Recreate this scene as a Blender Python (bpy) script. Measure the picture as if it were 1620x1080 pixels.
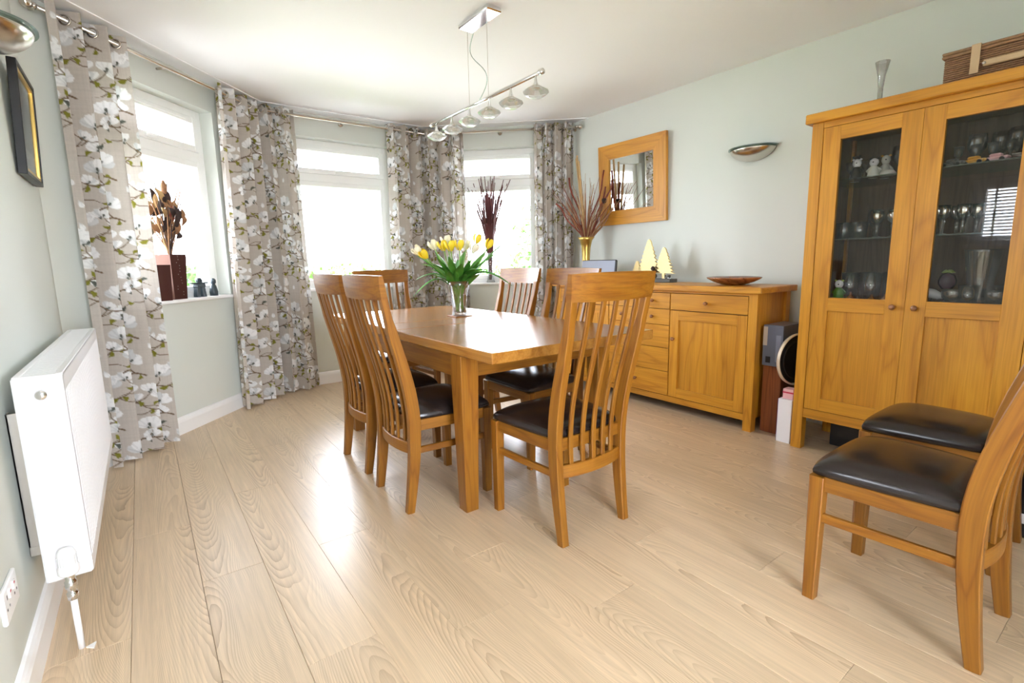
import bpy, bmesh, math, random
import numpy as np
from mathutils import Vector, Matrix, noise as mnoise

for o in list(bpy.data.objects): bpy.data.objects.remove(o)
sc = bpy.context.scene
COL = sc.collection
PI = math.pi
rnd = random.Random(7)

# ------------------------------------------------------------------ camera
CAM_H, YAW, PITCH, ROLL, FPX = 1.13, 0.634175, 0.157237, -0.019594, 790.42
_f = Vector((math.sin(YAW)*math.cos(PITCH), math.cos(YAW)*math.cos(PITCH), -math.sin(PITCH)))
_r = Vector((math.cos(YAW), -math.sin(YAW), 0)); _u = _r.cross(_f)
_r2 = _r*math.cos(ROLL)+_u*math.sin(ROLL); _u2 = -_r*math.sin(ROLL)+_u*math.cos(ROLL)
cd = bpy.data.cameras.new('camera'); cam = bpy.data.objects.new('camera', cd); COL.objects.link(cam)
cd.sensor_fit = 'HORIZONTAL'; cd.sensor_width = 36; cd.lens = FPX*36/1620; cd.clip_start = .02
m3 = Matrix((_r2, _u2, -_f)).transposed()
cam.matrix_world = Matrix.Translation((0, 0, CAM_H)) @ m3.to_4x4()
sc.camera = cam

# ------------------------------------------------------------------ world, daylight, exposure
SKY = 9.0
EXPOSURE = 1.95
w = bpy.data.worlds.new('overcast_sky'); sc.world = w; w.use_nodes = True
w.node_tree.nodes['Background'].inputs[0].default_value = (.925, .99, 1.10, 1)
w.node_tree.nodes['Background'].inputs[1].default_value = SKY
vs = sc.view_settings
vs.view_transform = 'Standard'; vs.look = 'None'; vs.gamma = 1; vs.use_curve_mapping = False; vs.exposure = EXPOSURE
sc.cycles.use_denoising = True
sc.cycles.max_bounces = 14; sc.cycles.diffuse_bounces = 8; sc.cycles.glossy_bounces = 5
sc.cycles.transmission_bounces = 8; sc.cycles.transparent_max_bounces = 24
sc.cycles.sample_clamp_indirect = 8; sc.cycles.caustics_reflective = False; sc.cycles.caustics_refractive = False

def portal(name, center, right, up, facing):
    """sky portal in a window opening (guides sampling only, adds no light)"""
    l = bpy.data.lights.new(name, 'AREA'); l.shape = 'RECTANGLE'; l.size = Vector(right).length; l.size_y = Vector(up).length
    l.cycles.is_portal = True
    o = bpy.data.objects.new(name, l); COL.objects.link(o)
    z = -Vector(facing).normalized(); x = Vector(right).normalized(); y = z.cross(x)
    o.matrix_world = Matrix.Translation(center) @ Matrix((x, y, z)).transposed().to_4x4()

# ------------------------------------------------------------------ materials
def nt(name):
    m = bpy.data.materials.new(name); m.use_nodes = True
    n = m.node_tree.nodes; l = m.node_tree.links
    return m, n, l, n['Principled BSDF']
def N(n, t, **k):
    x = n.new(t)
    for a, b in k.items(): setattr(x, a, b)
    return x
def plain(name, col, rough=.5, metal=0, spec=.5, bump=0, bscale=200, coat=0, trans=0, ior=1.45, var=0, vscale=8):
    m, n, l, b = nt(name)
    b.inputs['Base Color'].default_value = (*col, 1); b.inputs['Roughness'].default_value = rough
    b.inputs['Metallic'].default_value = metal; b.inputs['Specular IOR Level'].default_value = spec
    b.inputs['Coat Weight'].default_value = coat; b.inputs['Transmission Weight'].default_value = trans; b.inputs['IOR'].default_value = ior
    if bump or var:
        tc = N(n, 'ShaderNodeTexCoord')
        if bump:
            no = N(n, 'ShaderNodeTexNoise'); no.inputs['Scale'].default_value = bscale; no.inputs['Detail'].default_value = 3
            bp = N(n, 'ShaderNodeBump'); bp.inputs['Strength'].default_value = bump; bp.inputs['Distance'].default_value = .002
            l.new(tc.outputs['Object'], no.inputs['Vector']); l.new(no.outputs['Fac'], bp.inputs['Height']); l.new(bp.outputs[0], b.inputs['Normal'])
        if var:
            no = N(n, 'ShaderNodeTexNoise'); no.inputs['Scale'].default_value = vscale; no.inputs['Detail'].default_value = 4
            mx = N(n, 'ShaderNodeMixRGB'); mx.inputs[1].default_value = (*[c*(1-var) for c in col], 1); mx.inputs[2].default_value = (*[min(1, c*(1+var)) for c in col], 1)
            l.new(tc.outputs['Object'], no.inputs['Vector']); l.new(no.outputs['Fac'], mx.inputs[0]); l.new(mx.outputs[0], b.inputs['Base Color'])
    return m
def wood(name, light, mid, dark, rough=.38, coat=.15, s=(1.5, 16, 16), ring=9., bump=.06, attr='g', objrand=False, fine=.35):
    """oak: contour-line figure from stretched noise plus fine pores, laid along the grain attribute"""
    m, n, l, b = nt(name)
    if objrand:
        tc = N(n, 'ShaderNodeTexCoord'); sp = N(n, 'ShaderNodeSeparateXYZ'); cb = N(n, 'ShaderNodeCombineXYZ')
        l.new(tc.outputs['Object'], sp.inputs[0]); l.new(sp.outputs[1], cb.inputs[0]); l.new(sp.outputs[0], cb.inputs[1]); l.new(sp.outputs[2], cb.inputs[2]); src = cb.outputs[0]
        oi = N(n, 'ShaderNodeObjectInfo'); mu = N(n, 'ShaderNodeVectorMath', operation='MULTIPLY_ADD')
        mu.inputs[0].default_value = (1, 1, 1); mu.inputs[1].default_value = (37, 53, 71)
        cx = N(n, 'ShaderNodeCombineXYZ')
        for i in range(3): l.new(oi.outputs['Random'], cx.inputs[i])
        l.new(cx.outputs[0], mu.inputs[0]); l.new(src, mu.inputs[2]); src = mu.outputs[0]
    else:
        at = N(n, 'ShaderNodeAttribute', attribute_name=attr); src = at.outputs['Vector']
    mp = N(n, 'ShaderNodeMapping'); mp.inputs['Scale'].default_value = s; l.new(src, mp.inputs['Vector'])
    n1 = N(n, 'ShaderNodeTexNoise'); n1.inputs['Scale'].default_value = .62; n1.inputs['Detail'].default_value = 2.2; n1.inputs['Distortion'].default_value = .35
    l.new(mp.outputs[0], n1.inputs['Vector'])
    mm = N(n, 'ShaderNodeMath', operation='MULTIPLY'); mm.inputs[1].default_value = ring; l.new(n1.outputs['Fac'], mm.inputs[0])
    fr = N(n, 'ShaderNodeMath', operation='PINGPONG'); fr.inputs[1].default_value = .5; l.new(mm.outputs[0], fr.inputs[0])
    m2 = N(n, 'ShaderNodeMath', operation='MULTIPLY'); m2.inputs[1].default_value = 2.; l.new(fr.outputs[0], m2.inputs[0])
    mp2 = N(n, 'ShaderNodeMapping'); mp2.inputs['Scale'].default_value = (s[0]*3, s[1]*11, s[2]*11); l.new(src, mp2.inputs['Vector'])
    n2 = N(n, 'ShaderNodeTexNoise'); n2.inputs['Scale'].default_value = 1.; n2.inputs['Detail'].default_value = 3
    l.new(mp2.outputs[0], n2.inputs['Vector'])
    mp3 = N(n, 'ShaderNodeMapping'); mp3.inputs['Scale'].default_value = (s[0]*.5, s[1]*.35, s[2]*.35); l.new(src, mp3.inputs['Vector'])
    n3 = N(n, 'ShaderNodeTexNoise'); n3.inputs['Scale'].default_value = 1.; n3.inputs['Detail'].default_value = 2; l.new(mp3.outputs[0], n3.inputs['Vector'])
    cr = N(n, 'ShaderNodeValToRGB'); e = cr.color_ramp.elements
    e[0].position = 0.; e[0].color = (*dark, 1); e[1].position = 1.; e[1].color = (*light, 1)
    k = e.new(.32); k.color = (*mid, 1); 
    l.new(m2.outputs[0], cr.inputs[0])
    mx = N(n, 'ShaderNodeMixRGB', blend_type='MULTIPLY'); mx.inputs[0].default_value = fine
    cr2 = N(n, 'ShaderNodeValToRGB'); e2 = cr2.color_ramp.elements; e2[0].position = .3; e2[0].color = (.45, .38, .3, 1); e2[1].position = .62; e2[1].color = (1, 1, 1, 1)
    l.new(n2.outputs['Fac'], cr2.inputs[0]); l.new(cr.outputs[0], mx.inputs[1]); l.new(cr2.outputs[0], mx.inputs[2])
    mx3 = N(n, 'ShaderNodeMixRGB', blend_type='OVERLAY'); mx3.inputs[0].default_value = .35
    l.new(mx.outputs[0], mx3.inputs[1]); l.new(n3.outputs['Fac'], mx3.inputs[2])
    l.new(mx3.outputs[0], b.inputs['Base Color'])
    b.inputs['Roughness'].default_value = rough; b.inputs['Coat Weight'].default_value = coat; b.inputs['Coat Roughness'].default_value = .2
    if bump:
        bp = N(n, 'ShaderNodeBump'); bp.inputs['Strength'].default_value = bump; bp.inputs['Distance'].default_value = .002
        l.new(n2.outputs['Fac'], bp.inputs['Height']); l.new(bp.outputs[0], b.inputs['Normal'])
    return m
def laminate():
    """plain-sawn oak laminate: nested cathedral arches along each board, straight grain at its edges"""
    m, n, l, b = nt('pale_oak_laminate')
    def mt(op, a, c=None, d=None):
        x = N(n, 'ShaderNodeMath', operation=op)
        for i, q in enumerate((a, c, d)):
            if q is None: continue
            if isinstance(q, (int, float)): x.inputs[i].default_value = q
            else: l.new(q, x.inputs[i])
        return x.outputs[0]
    tc = N(n, 'ShaderNodeTexCoord'); sp = N(n, 'ShaderNodeSeparateXYZ'); l.new(tc.outputs['Object'], sp.inputs[0])
    oi = N(n, 'ShaderNodeObjectInfo'); R0 = oi.outputs['Random']
    wn = N(n, 'ShaderNodeTexWhiteNoise', noise_dimensions='1D'); l.new(R0, wn.inputs['W']); s3 = N(n, 'ShaderNodeSeparateXYZ'); l.new(wn.outputs['Color'], s3.inputs[0])
    r1, r2, r3 = s3.outputs
    X, Y = sp.outputs[0], sp.outputs[1]
    co = N(n, 'ShaderNodeCombineXYZ'); l.new(mt('MULTIPLY_ADD', R0, 91., X), co.inputs[0]); l.new(mt('MULTIPLY_ADD', r1, 57., Y), co.inputs[1])
    def ns(sc, det=2., dist=0.):
        mp = N(n, 'ShaderNodeMapping'); mp.inputs['Scale'].default_value = (*sc, 1); l.new(co.outputs[0], mp.inputs[0])
        t = N(n, 'ShaderNodeTexNoise', noise_dimensions='2D'); t.inputs['Scale'].default_value = 1; t.inputs['Detail'].default_value = det; t.inputs['Distortion'].default_value = dist; l.new(mp.outputs[0], t.inputs['Vector']); return t.outputs['Fac']
    lo, mid, pore, tone, ray = ns((4.5, 1.5), 1.), ns((30, 7), 2.), ns((420, 9), 2.), ns((9, .7), 2.), ns((70, 2.2), 2.)
    c = mt('MULTIPLY_ADD', r2, .22, -.11)                       # where the heart of the board lies
    yy = mt('ADD', mt('SUBTRACT', X, c), mt('MULTIPLY_ADD', lo, .10, -.05))
    f = mt('ADD', mt('MULTIPLY', mt('MULTIPLY', yy, yy), 900.), mt('MULTIPLY', Y, mt('MULTIPLY', mt('SIGN', mt('SUBTRACT', r1, .5)), mt('MULTIPLY_ADD', r3, 12., 5.))))
    f = mt('ADD', f, mt('ADD', mt('MULTIPLY', mid, .55), mt('MULTIPLY', lo, 11.)))
    w = mt('FRACT', f)
    line = mt('POWER', w, 2.2)
    amt = mt('MULTIPLY', line, mt('MULTIPLY_ADD', tone, 1.6, -.22))
    cr = N(n, 'ShaderNodeMixRGB'); cr.inputs[1].default_value = (.68, .52, .345, 1); cr.inputs[2].default_value = (.39, .26, .15, 1); l.new(mt('MAXIMUM', mt('MULTIPLY', amt, .9), 0.), cr.inputs[0])
    c2 = N(n, 'ShaderNodeMixRGB', blend_type='MULTIPLY'); c2.inputs[0].default_value = 1
    v = mt('ADD', mt('MULTIPLY_ADD', pore, .26, .78), mt('MULTIPLY_ADD', ray, .34, -.10)); v = mt('MULTIPLY', v, mt('MULTIPLY_ADD', R0, .10, .95))
    cv = N(n, 'ShaderNodeCombineXYZ')
    for i in range(3): l.new(v, cv.inputs[i])
    l.new(cr.outputs[0], c2.inputs[1]); l.new(cv.outputs[0], c2.inputs[2]); l.new(c2.outputs[0], b.inputs['Base Color'])
    b.inputs['Roughness'].default_value = .33; b.inputs['Specular IOR Level'].default_value = 1.0
    bp = N(n, 'ShaderNodeBump'); bp.inputs['Strength'].default_value = .03; bp.inputs['Distance'].default_value = .001; l.new(pore, bp.inputs['Height']); l.new(bp.outputs[0], b.inputs['Normal'])
    return m
def thin_glass(name, tint=(1, 1, 1), refl=.08, rough=.0):
    m = bpy.data.materials.new(name); m.use_nodes = True; n = m.node_tree.nodes; l = m.node_tree.links; n.clear()
    t = N(n, 'ShaderNodeBsdfTransparent'); t.inputs[0].default_value = (*tint, 1)
    g = N(n, 'ShaderNodeBsdfGlossy'); g.inputs['Roughness'].default_value = rough
    lw = N(n, 'ShaderNodeLayerWeight'); lw.inputs['Blend'].default_value = .32
    ma = N(n, 'ShaderNodeMath', operation='MULTIPLY_ADD'); ma.inputs[1].default_value = .75; ma.inputs[2].default_value = refl; ma.use_clamp = True
    l.new(lw.outputs['Fresnel'], ma.inputs[0])
    mx = N(n, 'ShaderNodeMixShader'); out = N(n, 'ShaderNodeOutputMaterial')
    l.new(ma.outputs[0], mx.inputs[0]); l.new(t.outputs[0], mx.inputs[1]); l.new(g.outputs[0], mx.inputs[2]); l.new(mx.outputs[0], out.inputs[0])
    return m
M = {}
M['wall'] = plain('sage_wall_paint', (.65, .68, .635), .75, spec=.25, bump=.04, bscale=120)
M['ceiling'] = plain('ceiling_white_paint', (.90, .915, .935), .8, spec=.2)
M['white'] = plain('white_gloss_paint', (.84, .84, .84), .3)
M['upvc'] = plain('white_window_plastic', (.85, .86, .85), .3)
M['rad'] = plain('radiator_white_enamel', (.84, .84, .86), .3)
M['radgrille'] = plain('radiator_grille_grey', (.62, .62, .62), .4)
M['chrome'] = plain('polished_chrome', (.78, .78, .78), .08, 1)
M['steel'] = plain('brushed_steel', (.55, .52, .48), .28, 1)
M['nickel'] = plain('satin_nickel', (.62, .58, .52), .24, 1)
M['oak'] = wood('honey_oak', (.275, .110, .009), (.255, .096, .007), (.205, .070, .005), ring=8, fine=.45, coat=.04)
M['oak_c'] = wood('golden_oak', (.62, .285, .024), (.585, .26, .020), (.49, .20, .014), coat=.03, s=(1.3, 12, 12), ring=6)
M['oak_top'] = wood('polished_oak_top', (.37, .168, .030), (.345, .15, .025), (.29, .118, .018), rough=.26, coat=.35, s=(1.2, 11, 11), ring=6)
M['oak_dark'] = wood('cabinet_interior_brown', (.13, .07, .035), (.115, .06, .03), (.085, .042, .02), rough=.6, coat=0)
M['floor'] = laminate()
M['knob'] = wood('knob_wood', (.36, .15, .05), (.3, .12, .04), (.2, .07, .02), rough=.3)
M['redwood'] = wood('reddish_brown_wood', (.26, .075, .022), (.22, .06, .018), (.15, .04, .012), rough=.35)
M['bowl'] = wood('turned_bowl_wood', (.36, .14, .05), (.28, .10, .035), (.16, .05, .02), rough=.25, s=(3, 9, 9))
M['mahog'] = plain('dark_brown_lacquer', (.06, .02, .015), .6, spec=.12)
M['sheen_side'] = plain('lacquer_window_sheen', (.20, .10, .075), .6, spec=.12)  # dark lacquer with the window's reflection put into its colour
M['leather'] = plain('black_brown_leather', (.016, .011, .010), .22, spec=.55, bump=.10, bscale=260)
M['black'] = plain('black_plastic', (.012, .012, .013), .35)
M['stone'] = plain('dark_soapstone', (.03, .045, .055), .35, var=.4, vscale=40)
M['gold'] = plain('brass_gold', (.62, .42, .12), .3, 1)
M['goldleaf'] = plain('pale_gold_glitter', (.78, .62, .30), .45, .4, bump=.8, bscale=300, var=.25, vscale=120)
M['slate'] = plain('grey_slate', (.10, .10, .09), .7)
M['pane'] = thin_glass('window_glass', refl=.02)
M['cabglass'] = thin_glass('cabinet_glass', (.96, .965, .95), refl=.004)
M['glass'] = thin_glass('clear_tableware_glass', (.965, .975, .975), refl=.06)
M['cut'] = thin_glass('cut_crystal_glass', (.86, .88, .89), refl=.30, rough=.12)
M['greenglass'] = thin_glass('greenish_edge_glass', (.72, .90, .85), refl=.10)
M['crystal'] = plain('lamp_crystal', (1, 1, 1), .02, trans=1, ior=1.5)
def shade_glass(name='faceted_shade_glass', tint=(1, 1, 1), refl=.05, rough=.02, milk=.22):
    m = thin_glass(name, tint, refl, rough); n = m.node_tree.nodes; l = m.node_tree.links
    mx = [q for q in n if q.type == 'MIX_SHADER'][0]; out = [q for q in n if q.type == 'OUTPUT_MATERIAL'][0]
    d = N(n, 'ShaderNodeBsdfTranslucent'); d.inputs[0].default_value = (.95, .96, .97, 1); m2 = N(n, 'ShaderNodeMixShader'); m2.inputs[0].default_value = milk
    l.new(mx.outputs[0], m2.inputs[1]); l.new(d.outputs[0], m2.inputs[2]); l.new(m2.outputs[0], out.inputs[0]); return m
M['shade'] = shade_glass()
M['cut'] = shade_glass('cut_crystal_glass', (.93, .94, .95), .22, .08, .18)
M['tablew'] = shade_glass('stemware_glass', (.97, .98, .98), .10, .02, .10)
M['silver'] = plain('silver_plate', (.72, .70, .66), .15, 1)
M['mirror'] = plain('mirror_silver', (.92, .93, .92), .0, 1)
M['stem'] = plain('green_stem', (.17, .33, .05), .5)
M['leaf'] = plain('tulip_leaf_green', (.07, .24, .03), .4, var=.3, vscale=20)
M['yellow'] = plain('tulip_yellow', (.85, .62, .03), .5)
M['cream'] = plain('tulip_cream', (.85, .80, .62), .5)
M['dry'] = plain('dried_brown_stem', (.30, .15, .07), .8, var=.4, vscale=30)
M['dry2'] = plain('dried_tan_stem', (.50, .33, .15), .8, var=.3, vscale=30)
M['dryred'] = plain('dried_red_brown_stem', (.22, .05, .03), .8, var=.4, vscale=30)
M['drydark'] = plain('dried_dark_pod', (.05, .03, .025), .8)
M['orange'] = plain('dried_orange_grass', (.75, .36, .05), .8, var=.3, vscale=60)
M['willow'] = plain('dark_red_willow', (.10, .018, .016), .6)
M['wicker'] = plain('wicker_cane', (.30, .17, .09), .6, var=.45, vscale=60)
M['strap'] = plain('tan_leather_strap', (.58, .42, .25), .6)
M['boxwhite'] = plain('white_card', (.82, .80, .84), .5)
M['purple'] = plain('purple_card', (.10, .03, .20), .5)
M['pink'] = plain('pink_card', (.75, .42, .45), .5)
M['red'] = plain('red_print', (.5, .02, .06), .5)
M['slateblue'] = plain('slate_blue_card', (.13, .14, .18), .3)
M['screen'] = plain('grey_blue_screen', (.22, .24, .30), .35)
M['cork'] = plain('coaster_wood', (.30, .13, .05), .5)
M['skin'] = plain('beige_print', (.50, .42, .34), .4)
M['photo'] = plain('photo_print_grey', (.20, .20, .20), .4, var=.6, vscale=9)
M['mount'] = plain('cream_mount', (.72, .70, .64), .6)
M['wine'] = plain('dark_bottle_glass', (.012, .012, .014), .08)
M['blind'] = plain('white_blind_slat', (.80, .80, .80), .4)
M['aub'] = plain('aubergine_glaze', (.035, .006, .025), .12)
M['lime'] = plain('lime_green_glaze', (.35, .45, .08), .4)
M['copper'] = plain('copper_metal', (.70, .36, .18), .2, 1)
M['lawn'] = plain('lawn_grass', (.20, .34, .08), .9, var=.4, vscale=3)
M['hedge'] = plain('hedge_leaf', (.12, .26, .05), .7, var=.5, vscale=8)
M['bark'] = plain('tree_bark', (.12, .08, .05), .9)
M['sub'] = plain('floor_underlay', (.10, .06, .03), .9)

# ------------------------------------------------------------------ mesh building
class MB:
    def __init__(s): s.v = []; s.f = []; s.g = []; s.sm = []; s.mi = []; s.cur = 0; s.mats = []
    def mat(s, m):
        if m not in s.mats: s.mats.append(m)
        s.cur = s.mats.index(m); return s
    def add(s, vs, fs, g=None, smooth=False):
        b = len(s.v); s.v += [tuple(x) for x in vs]; s.g += [tuple(x) for x in (g if g is not None else vs)]
        for f in fs: s.f.append(tuple(b+i for i in f)); s.sm.append(smooth); s.mi.append(s.cur)
        return s
    def box(s, lo, hi, c=.002, grain=None, T=None):
        lo = list(lo); hi = list(hi)
        for i in range(3):
            if lo[i] > hi[i]: lo[i], hi[i] = hi[i], lo[i]
        d = [hi[i]-lo[i] for i in range(3)]; c = min(c, min(d)*.45)
        if grain is None: grain = max(range(3), key=lambda i: d[i])
        vs = []; idx = {}
        for sx in (0, 1):
            for sy in (0, 1):
                for sz in (0, 1):
                    sg = (sx, sy, sz)
                    for a in range(3):
                        p = [(hi[i] if sg[i] else lo[i]) for i in range(3)]
                        for i in range(3):
                            if i != a: p[i] += -c if sg[i] else c
                        idx[(sg, a)] = len(vs); vs.append(p)
        fs = []
        for a in range(3):
            b_, c_ = (a+1) % 3, (a+2) % 3
            for sa in (0, 1):
                q = []
                for (p, r) in ((0, 0), (1, 0), (1, 1), (0, 1)):
                    sg = [0]*3; sg[a] = sa; sg[b_] = p; sg[c_] = r; q.append(idx[(tuple(sg), a)])
                fs.append(q if sa else q[::-1])
            for p in (0, 1):
                for r in (0, 1):
                    s0 = [0]*3; s0[b_] = p; s0[c_] = r; s1 = list(s0); s1[a] = 1; s0 = tuple(s0); s1 = tuple(s1)
                    q = [idx[(s0, b_)], idx[(s0, c_)], idx[(s1, c_)], idx[(s1, b_)]]
                    fs.append(q if p == r else q[::-1])
        for sx in (0, 1):
            for sy in (0, 1):
                for sz in (0, 1):
                    sg = (sx, sy, sz); q = [idx[(sg, 0)], idx[(sg, 1)], idx[(sg, 2)]]
                    fs.append(q if (sx+sy+sz) % 2 else q[::-1])
        off = [rnd.uniform(0, 40) for _ in range(3)]; o = [grain]+[i for i in range(3) if i != grain]
        g = [[p[o[i]]+off[i] for i in range(3)] for p in vs]
        if T: vs = [T(p) for p in vs]
        return s.add(vs, fs, g)
    def tube(s, pts, r, n=8, cap=True, smooth=True):
        pts = [Vector(p) for p in pts]; R = r if isinstance(r, (list, tuple)) else [r]*len(pts)
        vs = []; fs = []; g = []; up = None; L = 0; off = rnd.uniform(0, 30)
        for i, p in enumerate(pts):
            t = (pts[min(i+1, len(pts)-1)]-pts[max(i-1, 0)])
            t = t.normalized() if t.length > 1e-9 else Vector((0, 0, 1))
            if up is None: up = t.orthogonal().normalized()
            up = (up-t*up.dot(t)); up = up.normalized() if up.length > 1e-6 else t.orthogonal().normalized()
            b = t.cross(up)
            if i: L += (p-pts[i-1]).length
            for k in range(n):
                a = 2*PI*k/n; vs.append(p+(up*math.cos(a)+b*math.sin(a))*R[i]); g.append((L+off, math.cos(a)*R[i], math.sin(a)*R[i]))
        for i in range(len(pts)-1):
            for k in range(n): fs.append((i*n+k, i*n+(k+1) % n, (i+1)*n+(k+1) % n, (i+1)*n+k))
        if cap: fs.append(tuple(range(n))[::-1]); fs.append(tuple((len(pts)-1)*n+k for k in range(n)))
        return s.add(vs, fs, g, smooth)
    def lathe(s, prof, c=(0, 0, 0), n=24, ax='z', a0=0, a1=2*PI, smooth=True, sx=1, sy=1):
        full = abs(a1-a0-2*PI) < 1e-6; m = n if full else n+1
        vs = []; fs = []
        for (r, z) in prof:
            for k in range(m):
                a = a0+(a1-a0)*k/n; p = (r*math.cos(a)*sx, r*math.sin(a)*sy, z)
                if ax == 'y': p = (p[0], -p[2], p[1])
                if ax == 'x': p = (p[2], p[0], p[1])
                vs.append((p[0]+c[0], p[1]+c[1], p[2]+c[2]))
        for i in range(len(prof)-1):
            for k in range(n):
                k2 = (k+1) % m; fs.append((i*m+k, i*m+k2, (i+1)*m+k2, (i+1)*m+k))
        return s.add(vs, fs, [(v[0]*2+v[1], v[2], v[1]) for v in vs], smooth)
    def prism(s, poly, T, d0, d1):
        """polygon (a,b) extruded between d0 and d1; T(a,b,d) -> point"""
        n = len(poly); off = rnd.uniform(0, 30)
        vs = [T(a, b, d0) for a, b in poly]+[T(a, b, d1) for a, b in poly]
        fs = [tuple(range(n))[::-1], tuple(range(n, 2*n))]+[(i, (i+1) % n, n+(i+1) % n, n+i) for i in range(n)]
        return s.add(vs, fs, [(a+off, b, 0) for a, b in poly]*2)
    def sweep(s, cs, w, d, side=Vector((1, 0, 0))):
        """rectangular bar along centres cs; w along side, d across; w,d scalar or lists"""
        cs = [Vector(c) for c in cs]; vs = []; g = []; fs = []; L = 0; off = rnd.uniform(0, 40)
        for i, p in enumerate(cs):
            t = (cs[min(i+1, len(cs)-1)]-cs[max(i-1, 0)]).normalized()
            nrm = t.cross(side).normalized(); sd = nrm.cross(t)
            ww = (w[i] if isinstance(w, (list, tuple)) else w)/2; dd = (d[i] if isinstance(d, (list, tuple)) else d)/2
            if i: L += (p-cs[i-1]).length
            c = min(.003, ww*.4, dd*.4)
            for a, b in ((-ww+c, -dd), (ww-c, -dd), (ww, -dd+c), (ww, dd-c), (ww-c, dd), (-ww+c, dd), (-ww, dd-c), (-ww, -dd+c)):
                vs.append(p+sd*a+nrm*b); g.append((L+off, a+off, b))
        n = 8
        for i in range(len(cs)-1):
            for k in range(n): fs.append((i*n+k, (i+1)*n+k, (i+1)*n+(k+1) % n, i*n+(k+1) % n))
        fs.append(tuple(range(n))); fs.append(tuple((len(cs)-1)*n+k for k in range(n))[::-1])
        return s.add(vs, fs, g)
    def build(s, name, mat=None, parent=None, T=None):
        me = bpy.data.meshes.new(name)
        vs = s.v if T is None else [tuple(T @ Vector(v)) for v in s.v]
        me.from_pydata(vs, [], s.f)
        for m in (s.mats or [mat]): me.materials.append(M[m] if isinstance(m, str) else m)
        me.polygons.foreach_set('use_smooth', s.sm); 
        if s.mats: me.polygons.foreach_set('material_index', s.mi)
        a = me.attributes.new('g', 'FLOAT_VECTOR', 'POINT'); a.data.foreach_set('vector', [c for v in s.g for c in v])
        bm = bmesh.new(); bm.from_mesh(me); bmesh.ops.recalc_face_normals(bm, faces=bm.faces); bm.to_mesh(me); bm.free()
        o = bpy.data.objects.new(name, me); COL.objects.link(o)
        if parent: o.parent = parent
        return o
def tag(o, label=None, cat=None, group=None, kind=None):
    if label: o['label'] = label
    if cat: o['category'] = cat
    if group: o['group'] = group
    if kind: o['kind'] = kind
    return o
def thing(name, label, cat, loc=(0, 0, 0), rz=0, group=None):
    o = bpy.data.objects.new(name, None); COL.objects.link(o); o.empty_display_size = .05
    o.location = loc; o.rotation_euler = (0, 0, rz)
    return tag(o, label, cat, group)
def dup(root, loc, rz, label=None, group=None):
    def cp(o, par):
        c = o.copy(); COL.objects.link(c); c.parent = par
        for ch in o.children: cp(ch, c)
        return c
    r = cp(root, None); r.location = loc; r.rotation_euler = (0, 0, rz)
    if label: r['label'] = label
    if group: r['group'] = group
    return r
def part(name, mat, par, fn, label=None):
    b = MB(); fn(b); o = b.build(name, mat, par)
    if label: o['label'] = label
    return o
def bx(name, mat, par, lo, hi, c=.002, grain=None):
    return MB().box(lo, hi, c, grain).build(name, mat, par)

# ------------------------------------------------------------------ room shell
XL, XR, YB, YC, ZC = -.36, 3.64, -1.35, 4.90, 2.49
PA0, PA1, PB0, PB1 = (XL, 3.53), (.905, YC), (2.48, YC), (XR, 3.818)
TH = .26
def frame_of(p0, p1):
    p0 = Vector((*p0, 0)); p1 = Vector((*p1, 0)); d = (p1-p0); L = d.length; d.normalize(); n = Vector((-d.y, d.x, 0))
    return p0, d, n, L           # n points outward (left of travel)
def wall(name, p0, p1, opening=None, e0=0, e1=0):
    P, d, n, L = frame_of(p0, p1)
    T = lambda q: P+d*q[0]+n*q[1]+Vector((0, 0, q[2]))
    b = MB()
    if opening:
        a, c, z0, z1 = opening
        b.box((-e0, 0, -.05), (a, TH, ZC+.05), 0, T=T); b.box((c, 0, -.05), (L+e1, TH, ZC+.05), 0, T=T)
        if z0 > .01: b.box((a, 0, -.05), (c, TH, z0), 0, T=T)
        b.box((a, 0, z1), (c, TH, ZC+.05), 0, T=T)
    else: b.box((-e0, 0, -.05), (L+e1, TH, ZC+.05), 0, T=T)
    return tag(b.build(name, 'wall'), kind='structure')
SZ, HZ = .90, 2.285     # sill and head height in the bay
# travel clockwise seen from above with the outside on the left
LA = frame_of(PA0, PA1)[3]; LB = frame_of(PB0, PB1)[3]
wins = {1: (PA0, PA1, (.36, 1.37, SZ, HZ)), 2: (PA1, PB0, (.27, 1.245, SZ, HZ)), 3: (PB0, PB1, (.30, 1.22, SZ, HZ))}
wall('wall_bay_left', *wins[1][:2], wins[1][2], 0, .1)
wall('wall_bay_center', *wins[2][:2], wins[2][2], .1, .1)
wall('wall_bay_right', *wins[3][:2], wins[3][2], .1, 0)
LWIN = (.55+1.35, 1.365+1.35, 1.185, 1.83)   # small blind window in the left wall (distance from the back wall)
wall('wall_left', (XL, YB), PA0, LWIN, TH, .1)
wall('wall_right', PB1, (XR, YB), None, .1, TH)
FILL_DOORS = (2.55, 3.85, .0, 2.12)                 # unseen glazed doors, added behind the camera to let in light
wall('wall_back', (XR, YB), (XL, YB), FILL_DOORS, 0, 0)
tag(MB().box((XL-TH, YB-TH, ZC), (XR+TH, YC+TH, ZC+.12), 0).build('ceiling', 'ceiling'), kind='structure')

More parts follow.
